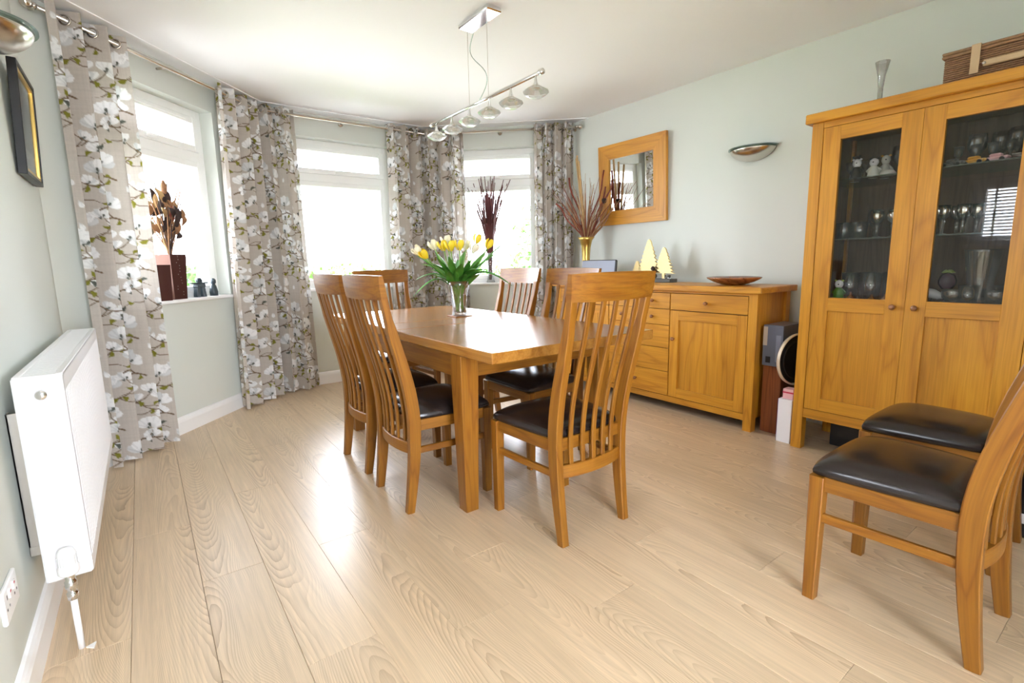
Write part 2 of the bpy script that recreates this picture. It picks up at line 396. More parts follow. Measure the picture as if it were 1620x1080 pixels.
def window(n, p0, p1, op, inset=.10, transom=None, mull=None, fw=.055, sill=True, sillmat='white'):
    P, d, nn, L = frame_of(p0, p1); a, c, z0, z1 = op
    T = lambda q: P+d*q[0]+nn*q[1]+Vector((0, 0, q[2]))
    root = thing('window_%d' % n, None, None); root['kind'] = 'structure'
    b = MB(); y0, y1 = inset, inset+.07
    b.box((a, y0, z0), (a+fw, y1, z1), .003, T=T).box((c-fw, y0, z0), (c, y1, z1), .003, T=T)
    b.box((a+fw, y0, z0), (c-fw, y1, z0+fw), .003, T=T).box((a+fw, y0, z1-fw), (c-fw, y1, z1), .003, T=T)
    if transom: b.box((a+fw, y0, transom-.035), (c-fw, y1, transom+.035), .003, T=T)
    for mx in (mull or []): b.box((mx-.035, y0, z0+fw), (mx+.035, y1, (transom-.035) if transom else z1-fw), .003, T=T)
    b.build('window_frame', 'upvc', root)
    cells = []
    xs = [a+fw]+[q for mx in (mull or []) for q in (mx-.035, mx+.035)]+[c-fw]
    ztop = transom-.035 if transom else z1-fw
    for i in range(0, len(xs), 2): cells.append((xs[i], xs[i+1], z0+fw, ztop, False))
    if transom: cells.append((a+fw, c-fw, transom+.035, z1-fw, True))
    for (x0, x1, q0, q1, sash) in cells:
        s = .045
        sb = MB()
        for lo, hi in (((x0, y0-.012, q0), (x0+s, y1-.01, q1)), ((x1-s, y0-.012, q0), (x1, y1-.01, q1)), ((x0+s, y0-.012, q0), (x1-s, y1-.01, q0+s)), ((x0+s, y0-.012, q1-s), (x1-s, y1-.01, q1))):
            sb.box(lo, hi, .004, T=T)
        so = sb.build('sash', 'upvc', root)
        MB().box((x0+s, y0+.028, q0+s), (x1-s, y0+.032, q1-s), 0, T=T).build('pane', 'pane', so)
        if sash:
            hb = MB().box(((x0+x1)/2-.05, y0-.034, q0+.008), ((x0+x1)/2+.05, y0-.012, q0+.03), .004, T=T); hb.build('handle', 'upvc', so)
            MB().box((x0+.12, y0-.02, q1-.03), (x1-.12, y0-.012, q1-.012), .002, T=T).build('trickle_vent', 'upvc', so)
    if sill:
        MB().box((a-.0, -.035, z0-.002), (c+.0, y0, z0+.022), .006, T=T).build('window_sill', sillmat, root)
    ctr = T(((a+c)/2, inset+.2, (z0+z1)/2))
    portal('sky_portal_%d' % n, ctr, d*(c-a), Vector((0, 0, z1-z0)), -nn)
    return root, T
w1, TA = window(1, *wins[1], transom=1.95)
w2, TX = window(2, *wins[2], transom=1.95)
w3, TBw = window(3, *wins[3], transom=1.95)
w4, TL = window(4, (XL, YB), PA0, LWIN)
w5, TK = window(5, (XR, YB), (XL, YB), FILL_DOORS, mull=[3.2], sill=False)  # added doors, an invented daylight source for the room
blind = thing('venetian_blind', 'white slatted venetian blind on the small window reflected in the cabinet glass', 'blind', (XL, .957, 1.2))
for i in range(20):
    o = MB().box((-.022, -.39, -.001), (.022, .39, .001), 0, grain=1).build('slat', 'blind', blind) if i == 0 else None
    if o is None: o = s0.copy(); COL.objects.link(o); o.parent = blind
    else: s0 = o
    o.location = (-.045, 0, .02+i*.030); o.rotation_euler = (0, .38, 0)
part('head_rail', 'blind', blind, lambda b: b.box((-.07, -.4, .60), (-.02, .4, .62)))
for yy in (-.22, .0, .22): part('ladder_tape', 'radgrille', blind, lambda b: b.box((-.02, yy-.008, .0), (-.0185, yy+.008, .61), 0))

# bay ceiling border strip
def strip():
    b = MB(); o = .135; t = .006
    pts = [PA0, PA1, PB0, PB1]
    fr = [frame_of(pts[i], pts[i+1]) for i in range(3)]
    inn = []
    def inter(P, d, Q, e):
        den = d.x*e.y-d.y*e.x; tt = ((Q.x-P.x)*e.y-(Q.y-P.y)*e.x)/den; return P+d*tt
    off = [(f[0]-f[2]*o, f[1]) for f in fr]
    inn.append(inter(off[0][0], off[0][1], Vector((XL, 0, 0)), Vector((0, 1, 0))))
    inn.append(inter(*off[0], *off[1])); inn.append(inter(*off[1], *off[2]))
    inn.append(inter(off[2][0], off[2][1], Vector((XR, 0, 0)), Vector((0, 1, 0))))
    out = [Vector((*p, 0)) for p in pts]
    for i in range(3):
        q = [inn[i], inn[i+1], out[i+1], out[i]]
        b.add([(v.x, v.y, ZC-t) for v in q]+[(v.x, v.y, ZC+.001) for v in q], [(0, 1, 2, 3), (7, 6, 5, 4), (0, 4, 5, 1), (1, 5, 6, 2), (2, 6, 7, 3), (3, 7, 4, 0)])
    tag(b.build('trim_1', 'ceiling'), kind='structure')
strip()
def baseboard(name, p0, p1, e0=0, e1=0):
    P, d, n, L = frame_of(p0, p1); prof = [(0, 0), (-.018, 0), (-.018, .085), (-.014, .1), (-.008, .112), (0, .118)]
    b = MB(); k = len(prof)
    for s_ in (e0, L-e1): b.v += [tuple(P+d*s_+n*a+Vector((0, 0, z))) for a, z in prof]; b.g += [(0, 0, 0)]*k
    for i in range(k): b.f.append((i, (i+1) % k, k+(i+1) % k, k+i)); b.sm.append(False); b.mi.append(0)
    b.f += [tuple(range(k)), tuple(range(k, 2*k))]; b.sm += [False]*2; b.mi += [0, 0]
    tag(b.build(name, 'white'), kind='structure')
baseboard('baseboard_left', (XL, YB), PA0); baseboard('baseboard_bay_left', PA0, PA1); baseboard('baseboard_bay_center', PA1, PB0)
baseboard('baseboard_bay_right', PB0, PB1); baseboard('baseboard_right', PB1, (XR, YB))

# floor: laminate planks, each its own piece
fl = tag(MB().box((XL-.1, YB-.1, -.06), (XR+.1, YC+.05, -.012), 0).build('floor', 'sub'), kind='structure')
PW, PLEN = .2045, 1.38
meshes = {}
joint0 = {0: 1.835, 1: 2.54, 2: 2.02, 3: 1.38, 4: 2.007, 5: 2.62, 6: 1.55, 7: 1.05, 8: 1.82, 9: 1.22, 10: 2.2, 11: 1.6, 12: .9, 13: 1.95}
for c in range(20):
    x0 = XL+.014+c*PW; x1 = min(x0+PW, XR)
    if x1-x0 < .02: continue
    xm = (x0+x1)/2
    ymax = YC
    if x1 < PA1[0]: ymax = PA0[1]+(x1-XL)*(YC-PA0[1])/(PA1[0]-XL)+.02
    if x0 > PB0[0]: ymax = YC-(x0-PB0[0])*(YC-PB1[1])/(XR-PB0[0])+.02
    ymax = min(ymax, YC+.02)
    j = joint0.get(c, rnd.uniform(0, PLEN)); y = j-PLEN*math.ceil((j-YB)/PLEN)
    while y < ymax-.01:
        a, b_ = max(y, YB), min(y+PLEN, ymax); y += PLEN
        if b_-a < .03: continue
        key = (round(x1-x0, 3), round(b_-a, 3))
        if key not in meshes:
            o = MB().box((-key[0]/2+.0003, -key[1]/2+.0003, -.011), (key[0]/2-.0003, key[1]/2-.0003, 0), .0011, grain=1).build('plank', 'floor', fl); meshes[key] = o.data
        else:
            o = bpy.data.objects.new('plank', meshes[key]); COL.objects.link(o); o.parent = fl
        o.location = (xm, (a+b_)/2, 0)

# ------------------------------------------------------------------ garden outside
M['bounce_paving'] = plain('added_bounce_paving', (.62, .58, .52), .8, var=.15, vscale=2)  # unseen paving added so pale bounce replaces the lawn's green on the ceiling
tag(MB().box((-12, -14, -.5), (22, 9.5, -.3), 0).build('ground', 'bounce_paving'), kind='structure')
tag(MB().box((-12, 9.5, -.5), (22, 26, -.3), 0).build('ground_lawn', 'lawn'), kind='structure')
def leafy(name, label, cat, loc, rx, ry, rz_, n, par_mat='hedge', group=None, box=False, trunk=0):
    root = thing(name, label, cat, loc, 0, group); r = random.Random(int(abs(loc[0]*31+loc[1]*57+n)))
    b = MB()
    for i in range(n):
        if box: p = Vector((r.uniform(-rx, rx), r.uniform(-ry, ry), r.uniform(.0, rz_)))
        else:
            v = Vector((r.gauss(0, 1), r.gauss(0, 1), r.gauss(0, 1))).normalized()*r.uniform(.6, 1.0); p = Vector((v.x*rx, v.y*ry, trunk+rz_+v.z*rz_))
        a = Vector((r.gauss(0, 1), r.gauss(0, 1), r.gauss(0, 1))).normalized()*.11; c = a.orthogonal().normalized()*.06
        b.add([p-a, p+c, p+a, p-c], [(0, 1, 2, 3)])
    tag(b.build('foliage', par_mat, root), kind='stuff')
    if trunk or not box:
        part('stem', 'bark', root, lambda q: q.tube([(0, 0, 0), (.05, .02, trunk*.5+.2), (0, 0, trunk+rz_)], [.09, .07, .03], 7))
    return root
leafy('garden_hedge', 'long green clipped hedge at the end of the garden beyond the bay window', 'hedge', (3, 15, -.3), 9, .5, 1.5, 9000, box=True)
leafy('garden_shrub', 'pale green shrub seen low through the right-hand bay window', 'shrub', (6.6, 8.2, -.3), .8, .8, .75, 1500)
leafy('garden_tree', 'leafy tree behind the right-hand bay window pane', 'tree', (9.5, 10.5, -.3), 1.5, 1.5, 1.3, 3000, trunk=.7)
leafy('garden_shrub', 'small green shrub showing low in the middle bay window', 'shrub', (1.9, 7.6, -.3), .5, .5, .72, 800)

# ------------------------------------------------------------------ curtain poles and curtains
POLE_Z = 2.42
def off_line(p0, p1, o):
    P, d, n, L = frame_of(p0, p1); return P-n*o, d
PAd = Vector((.702, .712, 0)); PA_ = Vector((.085, 3.904, 0)); PY = 4.765
cornA = PA_+PAd*((PY-PA_.y)/PAd.y)
PBd = frame_of(PB0, PB1)[1]; PB_ = Vector((3.02, 4.26, 0)); cornB = PB_+PBd*((PY-PB_.y)/PBd.y)
endA = PA_-PAd*.52; endB = PB_+PBd*.775
pole = thing('curtain_pole', 'satin nickel curtain pole running round the bay window with ball finials', 'curtain pole', (0, 0, 0))
Z = Vector((0, 0, POLE_Z))
part('rod', 'nickel', pole, lambda b: b.tube([endA+Z, cornA+Z, cornB+Z, endB+Z], .0125, 14))
for e, d in ((endA, -PAd), (endB, PBd)):
    def fin(b, e=e, d=d):
        c = e+d*.0+Z; b.tube([c-d*.012, c-d*.002, c+d*.004], [.017, .017, .012], 14)
        b.tube([c+d*(.028-.026*math.cos(t)) for t in np.linspace(.15, PI, 9)], [max(.002, .026*math.sin(t)) for t in np.linspace(.15, PI, 9)], 16)
    part('finial', 'nickel', pole, fin)
for q, nn in ((PA_-PAd*.49, Vector((-.71, .70, 0))), (PA_+PAd*.30, Vector((-.71, .70, 0))), (Vector((1.65, PY, 0)), Vector((0, 1, 0))), (PB_, Vector((.68, .73, 0))), (PB_+PBd*.755, Vector((.68, .73, 0)))):
    part('bracket', 'nickel', pole, lambda b: b.tube([q+Z, q+Z+nn*.1], .008, 8).tube([q+Z+nn*.085, q+Z+nn*.1], .022, 12))

# printed fabric: magnolia motif tile drawn in numpy
TU, TV = .62, .92
RES = .0025
def make_tile():
    nx, ny = int(TU/RES), int(TV/RES)
    U, V = np.meshgrid((np.arange(nx)+.5)*RES, (np.arange(ny)+.5)*RES)
    img = np.zeros((ny, nx, 3)); img[:] = (.55, .50, .45)
    r = np.random.RandomState(3)
    fib = r.rand(ny, 1)*.06-.03+(r.rand(1, nx)*.06-.03)+r.rand(ny, nx)*.05-.025
    img *= (1+fib)[..., None]
    def wrap(cx, cy):
        dx = (U-cx+TU/2) % TU-TU/2; dy = (V-cy+TV/2) % TV-TV/2; return dx, dy
    def put(mask, col, a=1.0):
        k = (np.clip(mask, 0, 1)*a)[..., None]; img[:] = img*(1-k)+np.array(col)*k
    def petal(cx, cy, ang, ln, wd, col, a=1., shade=True):
        dx, dy = wrap(cx, cy); x = dx*math.cos(ang)+dy*math.sin(ang); y = -dx*math.sin(ang)+dy*math.cos(ang)
        t = x/ln; w = wd*np.sqrt(np.clip(t*(1.02-t)*4*.9, 0, None))*(.55+.75*np.clip(t, 0, 1)); inside = (t > 0) & (t < 1.02)
        d = (w-np.abs(y))/RES; m = np.where(inside, np.clip(d, 0, 1), 0)
        c = np.array(col)[None, None, :]*np.ones((ny, nx, 1))
        if shade: c = c*(1-.30*np.clip(1-t*2.2, 0, 1))[..., None]*(1-.12*(np.sin(y/wd*5) > .7))[..., None]
        k = (m*a)[..., None]; img[:] = img*(1-k)+c*k
    def leaf(cx, cy, ang, ln, wd, col):
        dx, dy = wrap(cx, cy); x = dx*math.cos(ang)+dy*math.sin(ang); y = -dx*math.sin(ang)+dy*math.cos(ang); t = x/ln
        w = wd*np.clip(np.sin(np.clip(t, 0, 1)*PI), 0, None)**.8; y = y-.012*np.sin(np.clip(t, 0, 1)*PI)
        m = np.where((t > 0) & (t < 1), np.clip((w-np.abs(y))/RES, 0, 1), 0); put(m, col)
        put(np.where((t > .05) & (t < .95), np.clip(1-np.abs(y)/.0016, 0, 1), 0)*(m > 0), [c*.6 for c in col], .7)
    def twig(pts, wd, col):
        P = [np.array(p) for p in pts]; q = []
        for i in range(len(P)-1):
            p0 = P[max(i-1, 0)]; p1 = P[i]; p2 = P[i+1]; p3 = P[min(i+2, len(P)-1)]
            for t in np.linspace(0, 1, 6, endpoint=False):
                q.append(.5*((2*p1)+(-p0+p2)*t+(2*p0-5*p1+4*p2-p3)*t*t+(-p0+3*p1-3*p2+p3)*t**3))
        q.append(P[-1]); m = np.zeros((ny, nx)); n = len(q)
        for i in range(n-1):
            a, b = q[i], q[i+1]; d = b-a; L2 = d@d+1e-12; dx, dy = wrap(a[0], a[1])
            t = np.clip((dx*d[0]+dy*d[1])/L2, 0, 1); dist = np.hypot(dx-d[0]*t, dy-d[1]*t); ww = wd*(1-.6*i/n)
            m = np.maximum(m, np.clip((ww-dist)/RES+.5, 0, 1))
        put(m, col)
    BR = (.17, .115, .07); GR = (.22, .21, .03); GD = (.10, .11, .09); WH = (.86, .86, .86)
    for s_ in range(16):
        x = (s_ % 2)*.31+.07+(s_//2 % 3)*.10+r.uniform(-.03, .03); y = (s_//2)*.115+(.05 if s_ % 2 else 0)+.03
        sg = 1 if (s_+s_//2) % 2 else -1
        twig([(x, y), (x+sg*.05, y+.018), (x+sg*.11, y+.012), (x+sg*.16, y+.035), (x+sg*.20, y+.075)], .0048, BR)
        twig([(x+sg*.05, y+.018), (x+sg*.075, y+.05), (x+sg*.07, y+.085)], .0035, BR)
        twig([(x+sg*.12, y+.014), (x+sg*.165, y-.012), (x+sg*.21, y-.014), (x+sg*.25, y-.035)], .0032, BR)
        for (lx, ly, an) in ((.03, .01, -.9), (.13, .02, -1.2), (.2, -.015, .5), (.245, -.035, -.3)):
            if r.rand() < .82: leaf(x+sg*lx, y+ly, (an if sg > 0 else PI-an)+r.uniform(-.3, .3), r.uniform(.036, .054), r.uniform(.009, .013), GR if r.rand() < .8 else GD)
        def flower(cx, cy, base, sc_, k):
            for a in ([-1.15, 1.1, -.6, .62, 0.02] if k else [-.55, .6, 0]):
                petal(cx, cy, base+a, sc_*r.uniform(.85, 1.1), sc_*.34, WH if r.rand() < .75 else (.66, .67, .67))
            petal(cx, cy, base+r.uniform(-.5, .5), sc_*.35, sc_*.13, GD, shade=False)
            leaf(cx-.014*math.cos(base), cy-.014*math.sin(base), base, .022, .007, GD)
        flower(x+sg*.07, y+.085, PI/2+sg*r.uniform(-.2, .5), r.uniform(.065, .08), True)
        flower(x+sg*.20, y+.075, PI/2-sg*r.uniform(0, .7), r.uniform(.045, .06), r.rand() < .5)
        if r.rand() < .6: petal(x-sg*.045, y-.03, -PI/2+r.uniform(-.5, .5), .04, .014, WH)
    return img
TILE = make_tile()
def fabric_mat():
    m, n, l, b = nt('magnolia_print_linen')
    at = N(n, 'ShaderNodeAttribute', attribute_name='print'); b.inputs['Roughness'].default_value = .9; b.inputs['Specular IOR Level'].default_value = .15
    l.new(at.outputs['Color'], b.inputs['Base Color'])
    tr = N(n, 'ShaderNodeBsdfTranslucent'); l.new(at.outputs['Color'], tr.inputs[0])
    mx = N(n, 'ShaderNodeMixShader'); mx.inputs[0].default_value = .22
    l.new(b.outputs[0], mx.inputs[1]); l.new(tr.outputs[0], mx.inputs[2]); l.new(mx.outputs[0], n['Material Output'].inputs[0])
    return m
M['fabric'] = fabric_mat()
def curtain(label, path, folds, amp, seed, spread=1.12, u0=0., phase=0., skew=.55):
    path = [Vector(p) for p in path]; seg = [(path[i+1]-path[i]).length for i in range(len(path)-1)]; L = sum(seg)
    r = random.Random(seed)
    mid = path[len(path)//2] if len(path) > 2 else (path[0]+path[1])/2
    base = Vector((mid.x, mid.y, 0)); root = thing('curtain', label, 'curtain', base, 0, 'magnolia print curtains of the bay window')
    def at(s):                                   # rounded path
        def raw(q):
            q = max(0, min(L, q))
            for i, e in enumerate(seg):
                if q <= e or i == len(seg)-1: return path[i]+(path[i+1]-path[i])*(q/e)
                q -= e
        k = .08; p = (raw(s-k)+raw(s-k*.5)+raw(s)+raw(s+k*.5)+raw(s+k))/5 if len(seg) > 1 and k < s < L-k else raw(s)
        return p
    N0 = 1600; S = np.linspace(0, L, N0)
    P = np.array([at(s)[:2] for s in S]); Tn = np.gradient(P, axis=0); Tn /= np.linalg.norm(Tn, axis=1)[:, None]; Nr = np.stack([Tn[:, 1], -Tn[:, 0]], 1)   # into the room
    ph = S/L*folds*2*PI+phase
    jit = np.interp(S, np.linspace(0, L, folds+2), [r.uniform(-.5, .5) for _ in range(folds+2)])
    def wave(p): return np.sin(p+skew*np.sin(p))
    prof = wave(ph+jit)
    tang = .32*np.sin(2*(ph+jit))*(L/folds)*.25
    C = P+Nr*(amp*prof)[:, None]+Tn*tang[:, None]
    arc = np.concatenate([[0], np.cumsum(np.linalg.norm(np.diff(C, axis=0), axis=1))])
    nc = int(arc[-1]/.0052); ui = np.linspace(0, arc[-1], nc); k = np.interp(ui, arc, np.arange(N0))
    g = lambda a: np.interp(k, np.arange(N0), a)
    Pi = np.stack([g(P[:, 0]), g(P[:, 1])], 1); Ni = np.stack([g(Nr[:, 0]), g(Nr[:, 1])], 1); Ti = np.stack([g(Tn[:, 0]), g(Tn[:, 1])], 1)
    pr = g(prof); tg = g(tang); si = g(S)
    ZT, ZB = POLE_Z+.045, .012; nr = int((ZT-ZB)/.0055); zz = np.linspace(ZT, ZB, nr)
    h = (ZT-zz)/(ZT-ZB)
    ampz = amp*(1+.18*h); wob = np.array([[0.]]);
    stretch = (spread-1)*h
    jl = np.array([mnoise.noise((float(a)*9, seed*3.1, 0)) for a in si])
    X = np.zeros((nr, nc, 3))
    drift = h[:, None]**1.4*jl[None, :]*.03
    off = pr[None, :]*ampz[:, None]+drift
    tt = tg[None, :]+(si-L/2)[None, :]*stretch[:, None]
    for c in range(2): X[..., c] = Pi[None, :, c]+Ni[None, :, c]*off+Ti[None, :, c]*tt-base[c]
    X[..., 2] = zz[:, None]
    hem = np.clip((h-.985)/.015, 0, 1)[:, None]; X[..., 2] += hem*(.008*np.abs(jl))[None, :]
    me = bpy.data.meshes.new('fabric'); nv = nr*nc
    idx = np.arange(nv).reshape(nr, nc); q = np.stack([idx[:-1, :-1], idx[1:, :-1], idx[1:, 1:], idx[:-1, 1:]], -1).reshape(-1, 4); nf = len(q)
    me.vertices.add(nv); me.vertices.foreach_set('co', X.reshape(-1)); me.loops.add(nf*4); me.loops.foreach_set('vertex_index', q.reshape(-1).astype(np.int32))
    me.polygons.add(nf); me.polygons.foreach_set('loop_start', np.arange(0, nf*4, 4, dtype=np.int32))
    me.update(calc_edges=True); me.validate(); me.polygons.foreach_set('use_smooth', np.ones(len(me.polygons), dtype=bool))
    uu = np.broadcast_to(ui[None, :]+u0, (nr, nc)); vv = np.broadcast_to(zz[:, None]+seed*.23, (nr, nc))
    ix = (np.floor(uu/RES).astype(int)) % TILE.shape[1]; iy = (np.floor(vv/RES).astype(int)) % TILE.shape[0]
    colr = np.ones((nv, 4), dtype=np.float32); colr[:, :3] = TILE[iy, ix].reshape(-1, 3)
    at_ = me.attributes.new('print', 'FLOAT_COLOR', 'POINT'); at_.data.foreach_set('color', colr.reshape(-1))
    me.materials.append(M['fabric']); o = bpy.data.objects.new('fabric', me); COL.objects.link(o); o.parent = root
    # eyelet rings where the cloth crosses the pole
    sgn = np.sign(prof); cr = np.where(np.diff(sgn) != 0)[0]
    for c in cr:
        d = Vector((C[min(c+3, N0-1)][0]-C[max(c-3, 0)][0], C[min(c+3, N0-1)][1]-C[max(c-3, 0)][1], 0)).normalized(); nrm = Vector((d.y, -d.x, 0))
        ctr = Vector((C[c][0], C[c][1], POLE_Z))-base
        ring = [ctr+(d*math.cos(t)+Vector((0, 0, 1))*math.sin(t))*.024 for t in np.linspace(0, 2*PI, 19)]
        part('eyelet_ring', 'nickel', root, lambda b: b.tube(ring, .0055, 6, cap=False))
    return root
curtain('printed curtain nearest the radiator, hanging from the near end of the pole', [PA_-PAd*.48, PA_-PAd*.055], 3, .060, 1, 1.03, .1, phase=.6)
curtain('printed curtain in the bay corner left of the middle window', [PA_+PAd*.70, cornA, cornA+Vector((.29, 0, 0))], 6, .055, 2, 1.10, .37)
curtain('printed curtain in the bay corner right of the middle window, behind the tulips', [cornB-Vector((.41, 0, 0)), cornB, cornB+PBd*.375], 6, .055, 3, 1.08, .2)
curtain('narrow printed curtain at the right end of the pole beside the dried grasses', [PB_+PBd*.35, PB_+PBd*.735], 4, .050, 4, 1.0, .5)

# ------------------------------------------------------------------ radiator, valve, socket, picture, sconces
RX0, RX1, RY0, RY1, RZ0, RZ1 = -.32, -.211, 1.91, 3.335, .215, .838
rad = thing('radiator', 'white double panel radiator on the left wall under the picture', 'radiator', (RX0, RY0, 0))
def L_(p): return (p[0]-RX0, p[1]-RY0, p[2])
bx('back_panel', 'rad', rad, L_((RX0, RY0+.006, RZ0)), L_((RX0+.012, RY1-.006, RZ1-.012)))
bx('convector_core', 'radgrille', rad, L_((RX0+.02, RY0+.03, RZ0+.03)), L_((RX1-.03, RY1-.03, RZ1-.03)))
def front(b):
    n = 43; pr = []
    y0, y1 = RY0+.02, RY1-.02; p = (y1-y0)/n
    for i in range(n):
        a = y0+i*p; pr += [(a, 0), (a+p*.18, .0), (a+p*.3, -.004), (a+p*.7, -.004), (a+p*.82, 0)]
    pr.append((y1, 0)); vs = []; fs = []
    for (y, o) in pr:
        for z, k in ((RZ0, 0), (RZ0+.04, 0), (RZ0+.055, 1), (RZ1-.065, 1), (RZ1-.05, 0), (RZ1-.004, 0)): vs.append(L_((RX1+o*k, y, z)))
    m = 6
    for i in range(len(pr)-1):
        for j in range(m-1): fs.append((i*m+j, (i+1)*m+j, (i+1)*m+j+1, i*m+j+1))
    b.add(vs, fs)
part('front_panel', 'rad', rad, front)
for ya, yb in ((RY0, RY0+.02), (RY1-.02, RY1)):
    def side(b): b.box(L_((RX0, ya, RZ0)), L_((RX1+.0, yb, RZ1)), .006)
    part('side_panel', 'rad', rad, side)
tg = part('top_grille', 'rad', rad, lambda b: b.box(L_((RX0, RY0+.02, RZ1-.008)), L_((RX0+.018, RY1-.02, RZ1)), .002).box(L_((RX1-.018, RY0+.02, RZ1-.008)), L_((RX1, RY1-.02, RZ1)), .002))
def bars(b):
    n = 56
    for i in range(n):
        y = RY0+.03+(RY1-RY0-.06)*i/(n-1); b.box(L_((RX0+.018, y-.008, RZ1-.006)), L_((RX1-.018, y+.008, RZ1-.001)), .001)
tag(part('grille_bars', 'rad', tg, bars), kind='stuff')
def plug(b):
    c = L_(((RX0+RX1)/2+.004, RY0-.001, RZ1-.058))
    b.mat('radgrille'); b.lathe([(0, 0), (.021, 0)], c, 24, 'y'); b.mat('white'); b.lathe([(.021, 0), (.023, .003), (.027, .003), (.028, 0)], c, 24, 'y')
    b.mat('chrome'); b.lathe([(0, .007), (.012, .007), (.014, .004), (.014, 0)], (c[0], c[1], c[2]+.003), 20, 'y')
part('air_vent_plug', None, rad, plug)
def brk(b):
    for z0, z1 in ((.30, .72),): b.box(L_((XL+.001, RY0+.10, z0)), L_((XL+.006, RY0+.135, z1)), .001).box(L_((XL+.001, RY0+.10, z0)), L_((RX0, RY0+.103, z1)), .001)
    b.box(L_((XL+.001, RY0+.10, .27)), L_((RX0, RY0+.135, .30)), .001)
part('wall_bracket', 'steel', rad, brk)
vx, vy = -.262, 1.878
val = thing('radiator_valve', 'white thermostatic radiator valve on a white pipe at the radiator end', 'valve', (vx, vy, 0))
part('pipe', 'white', val, lambda b: b.tube([(0, 0, 0), (0, 0, .175)], .0085, 14))
part('valve_body', 'chrome', val, lambda b: b.lathe([(0, .165), (.013, .165), (.014, .185), (.011, .187), (.011, .2), (.015, .203), (.015, .222), (.012, .225), (.012, .245), (.018, .25), (0, .25)], n=16).tube([(0, 0, .215), (0, .03, .228), (0, .05, .232)], .010, 10))
hd = part('thermostat_head', 'white', val, lambda b: b.lathe([(0, .246), (.022, .246), (.026, .252), (.026, .268), (.0235, .273), (.022, .312), (.018, .322), (.008, .326), (0, .326)], n=28))
def slits(b):
    for i in range(20):
        a = 2*PI*i/20; c, s_ = math.cos(a), math.sin(a); T = lambda p: (p[0]*c-p[1]*s_, p[0]*s_+p[1]*c, p[2])
        b.box((.0215, -.0018, .278), (.0236, .0018, .305), 0, T=T)
tag(part('vent_slits', 'radgrille', hd, slits), kind='stuff')
tag(MB().prism([(0, 0), (.024, .012), (.02, -.018)], lambda a, b, d: (-.252+a, 1.868+b, d), 0, .004).build('floor_tile_chip', 'white'), 'tiny white triangular offcut on the floor beside the radiator pipe', 'offcut')
sk = thing('power_socket', 'white double switched wall socket low on the left wall', 'socket', (XL, 1.70, .315))
bx('faceplate', 'white', sk, (0, -.073, -.043), (.010, .073, .043), .003)
for s_ in (-1, 1):
    sw = part('switch', 'white', sk, lambda b: b.box((.009, s_*.022-.007, .008), (.014, s_*.022+.007, .03), .001))
    part('switch_mark', 'red', sw, lambda b: b.box((.0138, s_*.022-.005, .022), (.0145, s_*.022+.005, .027), 0))
    part('pin_hole', 'black', sk, lambda b: b.box((.0098, s_*.042-.003, .012), (.0104, s_*.042+.003, .024), 0))
    part('pin_hole', 'black', sk, lambda b: b.box((.0098, s_*.042-.016, -.012), (.0104, s_*.042-.009, -.006), 0))
    part('pin_hole', 'black', sk, lambda b: b.box((.0098, s_*.042+.009, -.012), (.0104, s_*.042+.016, -.006), 0))

# picture on the left wall, leaning out at the top
pf = thing('framed_picture', 'black and gold framed monochrome print above the radiator', 'picture', (XL+.006, 3.128, 1.53)); pf.rotation_euler = (0, .045, 0)
W2, HH = .2175, .452
def rim(b, w, t, x0, x1, inset=0):
    a = W2-inset; z0 = inset; z1 = HH-inset
    b.box((x0, -a, z0), (x1, -a+w, z1), .002).box((x0, a-w, z0), (x1, a, z1), .002).box((x0, -a+w, z0), (x1, a-w, z0+w), .002).box((x0, -a+w, z1-w), (x1, a-w, z1), .002)
part('outer_frame', 'black', pf, lambda b: rim(b, .018, 0, 0, .030))
part('gold_slip', 'gold', pf, lambda b: rim(b, .016, 0, .004, .026, .018))
part('mount', 'mount', pf, lambda b: b.box((.004, -W2+.034, .034), (.012, W2-.034, HH-.034), 0))
part('print', 'photo', pf, lambda b: b.box((.0121, -W2+.06, .13), (.0135, W2-.06, HH-.06), 0))
part('caption', 'slate', pf, lambda b: [b.box((.0121, -.07+.02*k, .085-.014*k), (.013, .03+.02*k, .089-.014*k), 0) for k in range(2)])
part('glazing', 'pane', pf, lambda b: b.box((.018, -W2+.03, .03), (.0195, W2-.03, HH-.03), 0))

def sconce(label, loc, rz, hw=.163, dp=.145, h=.085):
    root = thing('wall_light', label, 'wall light', loc, rz, 'crescent uplighter wall lights')
    def bowl(b):
        n, m = 28, 10; vs = []; fs = []
        for j in range(m+1):
            t = j/m; k = math.sin(t*PI/2); z = -h*math.cos(t*PI/2)**1.15
            for i in range(n+1):
                a = PI*i/n; vs.append((hw*k*math.cos(a), dp*k*math.sin(a), z))
        for j in range(m):
            for i in range(n): fs.append((j*(n+1)+i, j*(n+1)+i+1, (j+1)*(n+1)+i+1, (j+1)*(n+1)+i))
        b.add(vs, fs, smooth=True)
    o = part('metal_bowl', 'nickel', root, bowl); md = o.modifiers.new('thickness', 'SOLIDIFY'); md.thickness = .002
    def gl(b):
        n = 28; poly = [((hw+.012)*math.cos(PI*i/n), (dp+.012)*math.sin(PI*i/n)) for i in range(n+1)]
        b.prism(poly, lambda a, c, d: (a, c, d), .001, .009)
    part('glass_plate', 'greenglass', root, gl)
    part('back_plate', 'nickel', root, lambda b: b.box((-.06, 0, -.07), (.06, .012, -.006), .002))
    return root
sconce('satin metal crescent wall light with glass lip at the top left above the picture', (XL, 2.66, 2.0), -PI/2)
sconce('satin metal crescent wall light on the right wall between mirror and glass cabinet', (XR, 1.975, 1.895), PI/2)

